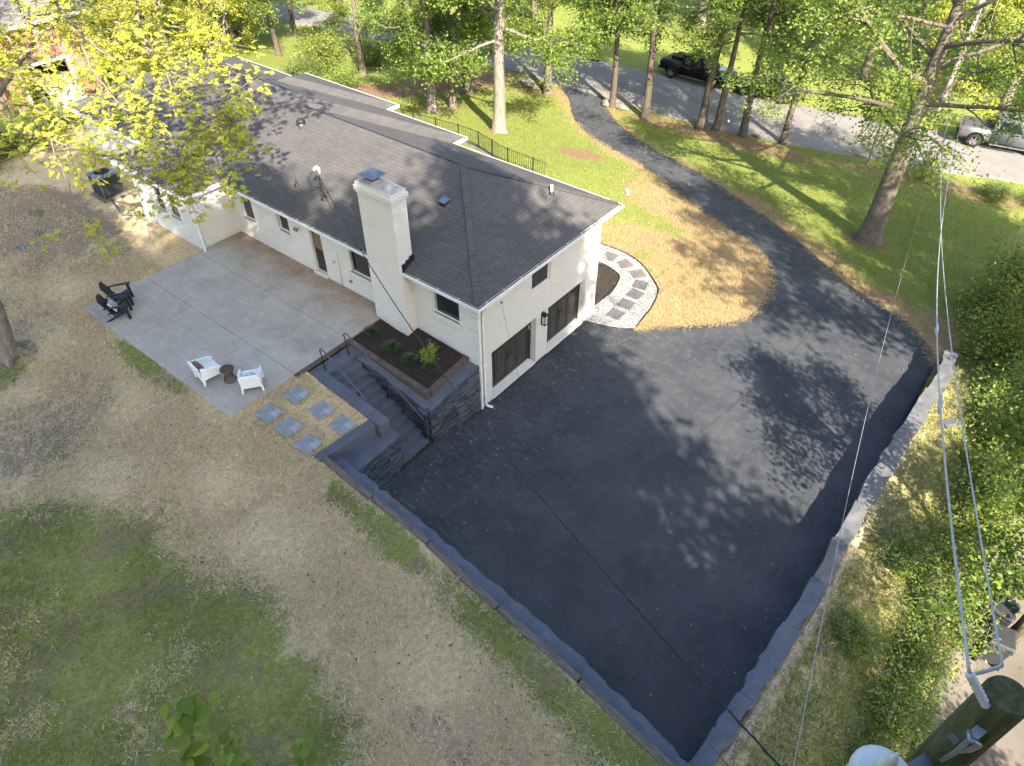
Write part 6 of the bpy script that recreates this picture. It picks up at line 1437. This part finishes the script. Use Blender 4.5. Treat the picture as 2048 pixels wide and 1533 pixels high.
# ---- the hickory whose limbs hang over the far end of the roof
hk = thing('hickory_tree', 'hickory with yellow-green leaves, its limbs hanging over the roof at upper left', 'tree', (-9.55, 12.35, 2.22))
H0 = np.array([-9.55, 12.35, 2.22]); FWv = np.array(fw); RTv = np.array([math.sin(YAW), -math.cos(YAW), 0.]); UPv = np.cross(RTv, FWv)
def at(u, v, depth): return CAM + (FWv + RTv * (u - 1024) / 1425. - UPv * (v - 766.5) / 1425.) * depth
g = np.random.default_rng(77)
tp = np.array([(.0, .0, -.2), (.0, .0, .12), (.1, -.1, .6), (.35, -.35, 2.0), (.2, .0, 5), (-.1, .7, 8), (-.1, 1.2, 11), (-.1, 1.5, 15), (-.2, 1.4, 19)]); trd = np.array([.62, .42, .29, .24, .23, .22, .22, .15, .05])
paths = [tp]; rads = [trd]
for a, l in ((.3, 1.0), (-.7, 1.1), (-1.9, .8), (2.2, .8)):
    paths.append(np.array([(0, 0, .35), (.3 * math.cos(a) * l, .3 * math.sin(a) * l, .16), (.75 * math.cos(a) * l, .75 * math.sin(a) * l, .0), (1.15 * math.cos(a) * l, 1.15 * math.sin(a) * l, -.12)])); rads.append(np.array([.26, .2, .11, .04]))
limbs = [  # (pixel u, v, metres from the lens) turned into points of the yard
    ([(-160, 215, 21.5), (0, 253, 21), (102, 280, 20.6), (170, 300, 20.3), (245, 322, 20), (330, 318, 19.8)], .05), ([(102, 280, 20.6), (143, 379, 20.0), (170, 425, 19.8), (184, 454, 19.6)], .03),
    ([(60, -120, 21), (106, 0, 20.6), (164, 68, 20.3), (219, 113, 20), (262, 108, 19.8), (300, 90, 19.6)], .055), ([(240, -120, 20), (275, 0, 19.8), (283, 75, 19.6), (325, 130, 19.4), (385, 165, 19.2), (440, 185, 19)], .05),
    ([(-120, 330, 23), (0, 181, 22.6), (79, 72, 22.2), (118, 48, 22)], .12), ([(0, 205, 22), (60, 215, 21.8), (130, 235, 21.4), (205, 225, 21)], .035), ([(164, 68, 20.3), (190, 150, 20), (250, 215, 19.7), (330, 260, 19.3), (372, 290, 19.1)], .035),
    ([(325, 130, 19.4), (360, 200, 19.2), (420, 235, 19.0), (455, 260, 18.9)], .028), ([(219, 113, 20), (280, 170, 19.7), (350, 215, 19.4), (395, 235, 19.2)], .03), ([(245, 322, 20), (300, 350, 19.8), (345, 360, 19.6), (372, 340, 19.5)], .025), ([(130, 235, 21.4), (170, 265, 21.2), (240, 280, 21)], .025), ([(79, 72, 22.2), (40, 20, 22), (20, -60, 22)], .09),
    ([(380, -90, 20.5), (430, -10, 20.3), (450, 50, 20.1), (430, 100, 20)], .04), ([(150, -60, 22), (190, 20, 21.8), (240, 45, 21.6), (330, 60, 21.4)], .035), ([(0, 60, 23), (50, 110, 22.6), (110, 140, 22.2), (160, 150, 22)], .035),
    ([(-100, 120, 21), (40, 150, 20.8), (120, 180, 20.5), (205, 190, 20.2)], .03), ([(300, -60, 20), (330, 20, 19.8), (370, 60, 19.6), (425, 95, 19.4), (470, 170, 19.2)], .03), ([(200, 60, 20), (260, 62, 19.8), (340, 100, 19.6), (400, 118, 19.4)], .025),
    ([(-60, 20, 22), (60, 30, 21.7), (140, 22, 21.5), (235, 10, 21.2)], .03), ([(205, 225, 20.5), (262, 250, 20.2), (312, 290, 20), (352, 332, 19.8)], .025), ([(-40, 300, 21.5), (40, 305, 21.2), (95, 290, 21), (150, 262, 20.8)], .025), ([(385, 165, 19.2), (425, 205, 19.1), (452, 225, 19.0), (466, 240, 18.9)], .02), ([(330, 318, 19.8), (380, 310, 19.7), (420, 322, 19.6), (452, 320, 19.5)], .02)]
tips = []
for pts, r0 in limbs:
    L = smooth_line([at(*p) - H0 for p in pts], 6); L[1:-1] += g.normal(0, .03, L[1:-1].shape); paths.append(L); rads.append(np.linspace(r0, max(.008, r0 * .22), len(L)))
    m_ = len(L); bare = (pts[0][0] == 102)
    for q in range(5 if bare else int(m_ * .72)):
        k = g.integers(max(1, int(m_ * (.72 if bare else .18))), m_); d = (L[k] - L[k - 1]); d /= np.linalg.norm(d) + 1e-9; B = branch(g, L[k], d * .6 + g.normal(0, .7, 3) + np.array([0, 0, -.15]), g.uniform(.5, 1.7), 4, .22, -.04); paths.append(B); rads.append(np.linspace(.011, .005, 5))
        for j in (2, 3, 4, 4): tips.append((B[j] + g.normal(0, .09, 3)))
    # the limb reaches back to the trunk
for a, z in ((limbs[0][0][0], 7.5), (limbs[2][0][0], 10), (limbs[3][0][0], 11), (limbs[4][0][0], 6.5), (limbs[12][0][0], 12), (limbs[13][0][0], 11.5)):
    e = at(*a) - H0; s_ = np.array([np.interp(z, tp[:, 2], tp[:, 0]), np.interp(z, tp[:, 2], tp[:, 1]), z]); md = (s_ + e) / 2 + np.array([0, 0, .6]); paths.append(smooth_line([s_, md, e], 6)); rads.append(np.linspace(.12, .055, 13))
for q_ in ([(-3, 5, 14.2), (-5.5, 8, 14.2)], [(-1, 8, 13.8), (-4, 10, 14)], [(.3, 10.5, 13.4), (-3, 12, 13.6)], [(-.8, 5.6, 14.0), (-4, 8, 14.4)], [(-1.2, 2.4, 15), (-5, 6, 15)]):
    e_, m0 = [np.array(a_) - H0 for a_ in q_]; s_ = np.array([-.1, 1.2, 11.0]); L = smooth_line([s_, m0, e_], 8); paths.append(L); rads.append(np.linspace(.09, .02, len(L)))
    for q in range(26):
        k = g.integers(6, len(L)); B = branch(g, L[k], g.normal(0, 1, 3) * np.array([1, 1, .25]), g.uniform(.6, 1.6), 4, .2, .0); paths.append(B); rads.append(np.linspace(.011, .005, 5))
        for j in (2, 3, 4, 4): tips.append(B[j] + g.normal(0, .1, 3))
for k in range(14):
    z = 6 + k * .95; a = 1.6 + k * 2.4; a = a if not (-.9 < ((a + math.pi) % (2 * math.pi)) - math.pi < 1.0) else a + 2.3; s_ = np.array([np.interp(z, tp[:, 2], tp[:, 0]), np.interp(z, tp[:, 2], tp[:, 1]), z]); B = branch(g, s_, (math.cos(a), math.sin(a), .35), g.uniform(3, 5), 6, .14, .02); paths.append(B); rads.append(np.linspace(.1, .02, 7))
    for q in range(26): tips.append(B[g.integers(2, 7)] + g.normal(0, .55, 3))
link('trunk', tubes_np('trunk', paths, rads, 10, M['barkpale']), hk)
T = np.array(tips); NC = len(T); per = 2; C0 = np.repeat(T, per, 0) + g.normal(0, .1, (NC * per, 3)); n = len(C0)
# compound leaves: seven leaflets hang from each stalk
ax = np.stack([g.normal(0, 1, n), g.normal(0, 1, n), g.normal(-.35, .35, n)], 1); ax /= np.linalg.norm(ax, axis=1)[:, None]; sd = np.cross(ax, np.array([0, 0, 1.])); sd /= np.linalg.norm(sd, axis=1)[:, None] + 1e-9
PP = []; DD = []
for f_, s in ((.04, -1), (.04, 1), (.09, -1), (.09, 1), (.14, -1), (.14, 1), (.155, 0)):
    PP.append(C0 + ax * f_); d_ = ax * (.55 if s else 1) + sd * s * .8 + np.array([0, 0, -.28]); DD.append(d_ / np.linalg.norm(d_, axis=1)[:, None])
link('crown', leaf_mesh('crown', np.concatenate(PP), .13, g, M['leaf_y'], aspect=.5, up=.75, dirs=np.concatenate(DD)), hk)

def heart_leaves(name, P, size, g, mat):
    out = np.array([(0, 0), (.1, .3), (.3, .46), (.55, .44), (.8, .24), (1.05, 0)]); half = np.concatenate([out, out[1:-1][::-1] * [1, -1]]); mid = np.array([(0, 0), (.3, 0), (.55, 0), (.8, 0), (1.05, 0)])
    co = []; F = []; off = 0
    for p in P:
        a = g.uniform(0, 2 * np.pi); s = size * g.uniform(.6, 1.2); d = np.array([np.cos(a), np.sin(a), g.normal(-.2, .25)]); d /= np.linalg.norm(d); up = np.array([g.normal(0, .3), g.normal(0, .3), 1.0]); w = np.cross(d, up); w /= np.linalg.norm(w); nn = np.cross(w, d); dr = g.uniform(.05, .35)
        def pt(x, y): return p + s * (d * x + w * y * .98 - nn * (.22 * abs(y) + dr * x * x) + nn * .12 * np.sin(6 * x) * abs(y))
        L = [pt(*q) for q in out]; Rr_ = [pt(q[0], -q[1]) for q in out[1:-1]]; Mm = [pt(*q) for q in mid[1:-1]]
        co += L + Rr_ + Mm; l = [off + i for i in range(6)]; r = [off] + [off + 6 + i for i in range(4)] + [off + 5]; m = [off, off + 10, off + 11, off + 12, off + 5]
        F += [(l[0], m[1], l[2], l[1]), (m[1], m[2], l[3], l[2]), (m[2], m[3], l[4], l[3]), (r[0], r[1], r[2], m[1]), (m[1], r[2], r[3], m[2]), (m[2], r[3], r[4], m[3]), (m[3], m[4], l[4], l[4]), (m[3], r[4], m[4], m[4])]; off += 13
    me = bpy.data.meshes.new(name); me.from_pydata([tuple(c) for c in co], [], [tuple(dict.fromkeys(f)) for f in F]); me.materials.append(mat); me.polygons.foreach_set('use_smooth', [True] * len(me.polygons)); return me
# ---- sapling right below the lens
sp0 = np.array([-12.72, -6.6, 0]); zb_ = float(zback(*sp0[:2])); st = thing('redbud_sapling', 'redbud sapling tip with heart-shaped leaves at the bottom edge', 'tree', (sp0[0], sp0[1], zb_))
g = np.random.default_rng(91); Ht = 9.0 - zb_; tr_ = np.array([(.25 * math.sin(i * .7), .1 * math.cos(i), i * Ht / 8) for i in range(9)]); paths = [tr_]; rads = [np.linspace(.05, .012, 9)]; tips = []
for k in range(9):
    z = Ht * (.45 + .06 * k); a = k * 2.4; s_ = np.array([np.interp(z, tr_[:, 2], tr_[:, 0]), np.interp(z, tr_[:, 2], tr_[:, 1]), z]); B = branch(g, s_, (math.cos(a), math.sin(a), .8), .95 - .07 * k, 4, .12, .03); paths.append(B); rads.append(np.linspace(.014, .004, 5))
    for q in range(16): j = g.integers(1, 5); tips.append(B[j] + g.normal(0, .07, 3))
for q in range(12): tips.append(tr_[-1] + g.normal(0, .1, 3))
link('trunk', tubes_np('trunk', paths, rads, 6, M['bark']), st); T = np.array(tips); link('crown', heart_leaves('crown', T, .2, g, M['leaf_m']), st)

# ---- grass and straw
def blades(name, label, X, Y, Z, h, w, g, mat, lie):
    n = len(X); a = g.uniform(0, 2 * np.pi, n); L = h * g.uniform(.5, 1.3, n); el = np.where(g.uniform(0, 1, n) < lie, g.uniform(0, .25, n), g.uniform(.5, 1.4, n))
    d = np.stack([np.cos(a) * np.cos(el), np.sin(a) * np.cos(el), np.sin(el)], 1) * L[:, None]; s = np.stack([-np.sin(a), np.cos(a), 0 * a], 1) * (w * g.uniform(.6, 1.4, n))[:, None]
    b = np.stack([X, Y, Z], 1); co = np.stack([b - s, b + s, b + d], 1).reshape(-1, 3)
    tag(link(name, quads_np(name, co, np.arange(3 * n).reshape(n, 3), mat)), label, 'grass', kind='stuff')
g = np.random.default_rng(101)
def back_pts(n):
    X = g.uniform(-17, -3.4, n); Y = g.uniform(-12, 24, n); ok = ~((X > -6.75) & (X < 0) & (Y > 4.1) & (Y < 12.9)) & ~((Y < 1.25) & (X > wallx(Y) - .05)) & ~((X > -3.97) & (Y < 4.2)); return X[ok], Y[ok]
X, Y = back_pts(260000); gr, _, di = back_masks(X, Y); nzv = .5 + .5 * np.sin(X * 2.1 + 3 * np.sin(Y * .7)) * np.sin(Y * 1.7 + 2 * np.sin(X * .9)); k = g.uniform(0, 1, len(X)) < np.clip(gr * 1.1 + .25 * (nzv - .75), 0, 1) * (1 - .8 * di); blades('back_grass', 'thin green grass in the back lawn', X[k], Y[k], zback(X[k], Y[k]), .085, .009, g, M['blade_b'], .35)
X, Y = back_pts(300000); gr, _, di = back_masks(X, Y); k = g.uniform(0, 1, len(X)) < np.clip(1 - gr * 1.15 - .4 * di, 0, 1); blades('back_straw', 'tan straw scattered over the back lawn', X[k], Y[k], zback(X[k], Y[k]) + .008, .16, .0095, g, M['straw_b'], .85)
def front_pts(n):
    X = g.uniform(7.2, 31, n); Y = g.uniform(-12, 24, n); ok = ~inpoly(X, Y, DRIVE) & ~inpoly(X, Y, PATH) & ~inpoly(X, Y, BED) & (X > np.interp(Y, [0, 7, 8, 13, 25], [7.3, 7.4, 9, 10, 10])) & ~inpoly(X, Y, STREET); return X[ok], Y[ok]
X, Y = front_pts(240000); gr, s_, di = front_masks(X, Y); k = g.uniform(0, 1, len(X)) < np.clip(1 - s_ - di * .9, .03, 1); blades('front_grass', 'bright green grass of the front lawn', X[k], Y[k], zfront(X[k], Y[k]) - .01, .09, .011, g, M['blade_f'], .2)
X, Y = front_pts(200000); gr, s_, di = front_masks(X, Y); k = g.uniform(0, 1, len(X)) < np.clip(s_ * 1.1 - .1, 0, 1); blades('front_straw', 'golden straw laid beside the driveway', X[k], Y[k], zfront(X[k], Y[k]), .18, .011, g, M['straw_f'], .85)
X = g.uniform(-6.3, 14, 60000); Y = g.uniform(-15.2, -12.3, 60000); blades('bank_weeds', 'weeds and dry grass on the bank behind the right wall', X, Y, zbank(X, Y), .12, .008, g, M['blade_b'], .4)
X = g.uniform(-6.3, 12, 7000); Y = g.uniform(-14.2, -12.3, 7000); blades('bank_straw', 'dry straw on the bank behind the right wall', X, Y, zbank(X, Y) + .01, .2, .006, g, M['straw_b'], .8)
# straw spilling over the drive's edge, leaf crumbs blown against the walls
n = 4000; k = g.integers(0, len(DL) - 1, n); P = DL[k] + (DL[k + 1] - DL[k]) * g.uniform(0, 1, n)[:, None] + g.normal(0, .12, (n, 2)); ok = P[:, 1] < 13; P = P[ok]; blades('edge_straw', 'loose straw strands spilled along the left edge of the driveway', P[:, 0], P[:, 1], zfront(P[:, 0], P[:, 1]) + .012, .16, .009, g, M['straw_f'], .95)
n = 3500; k = g.integers(0, len(DR) - 1, n); P = DR[k] + (DR[k + 1] - DR[k]) * g.uniform(0, 1, n)[:, None] + g.normal(0, .2, (n, 2)); blades('edge_litter', 'loose straw and leaf crumbs along the right edge of the driveway', P[:, 0], P[:, 1], zfront(P[:, 0], P[:, 1]) + .012, .13, .009, g, M['straw_f'], .95)
X = g.uniform(-6, 12, 1500); Y = g.uniform(-11.4, -.2, 1500); k = g.uniform(0, 1, 1500) < .04 + .9 * np.exp(-np.minimum(Y + 11.5, np.minimum(-Y, X + 6.1)) / .5); P = np.stack([X[k], Y[k], np.full(k.sum(), .018)], 1)
tag(link('leaf_crumbs', leaf_mesh('leaf_crumbs', P, .05, g, M['straw_f'], up=.95)), 'small dry leaf crumbs scattered on the asphalt', 'leaf litter', kind='stuff')
X, Y = back_pts(5000); P = np.stack([X, Y, zback(X, Y) + .03], 1); tag(link('yard_leaves', leaf_mesh('yard_leaves', P, .075, g, M['litter'], up=.9)), 'dead leaves scattered over the back lawn', 'leaf litter', kind='stuff')
# fallen twigs on the bank and the lawn
def twig(label, x, y, zf, L, rz, seed):
    gg = np.random.default_rng(seed); B = branch(gg, (0, 0, .05), (1, 0, .1), L, 6, .18, 0); B[:, 2] = np.clip(B[:, 2], .02, .25); paths = [B]; rads = [np.linspace(.02, .006, 7)]
    for q in range(3): k = gg.integers(2, 6); C = branch(gg, B[k], gg.normal(0, 1, 3), L * .3, 3, .2, 0); C[:, 2] = np.clip(C[:, 2], .01, .3); paths.append(C); rads.append(np.linspace(.01, .004, 4))
    tag(link('fallen_branch', tubes_np('fallen_branch', paths, rads, 6, M['twig']), None, (x, y, float(zf(x, y)) + .02), rz), label, 'branch', 'fallen branches on the bank')
twig('pale forked branch lying in the shrubs beside the bins', .3, -13.7, lambda x, y: zbank(x, y) + 1.0, 1.8, .6, 1); twig('bare branch on the shaded bank by the wall', -1.2, -13.0, zbank, 1.2, 2.2, 2); twig('bare twig on the bank near the utility pole', -4.3, -13.0, zbank, .9, -.6, 3)
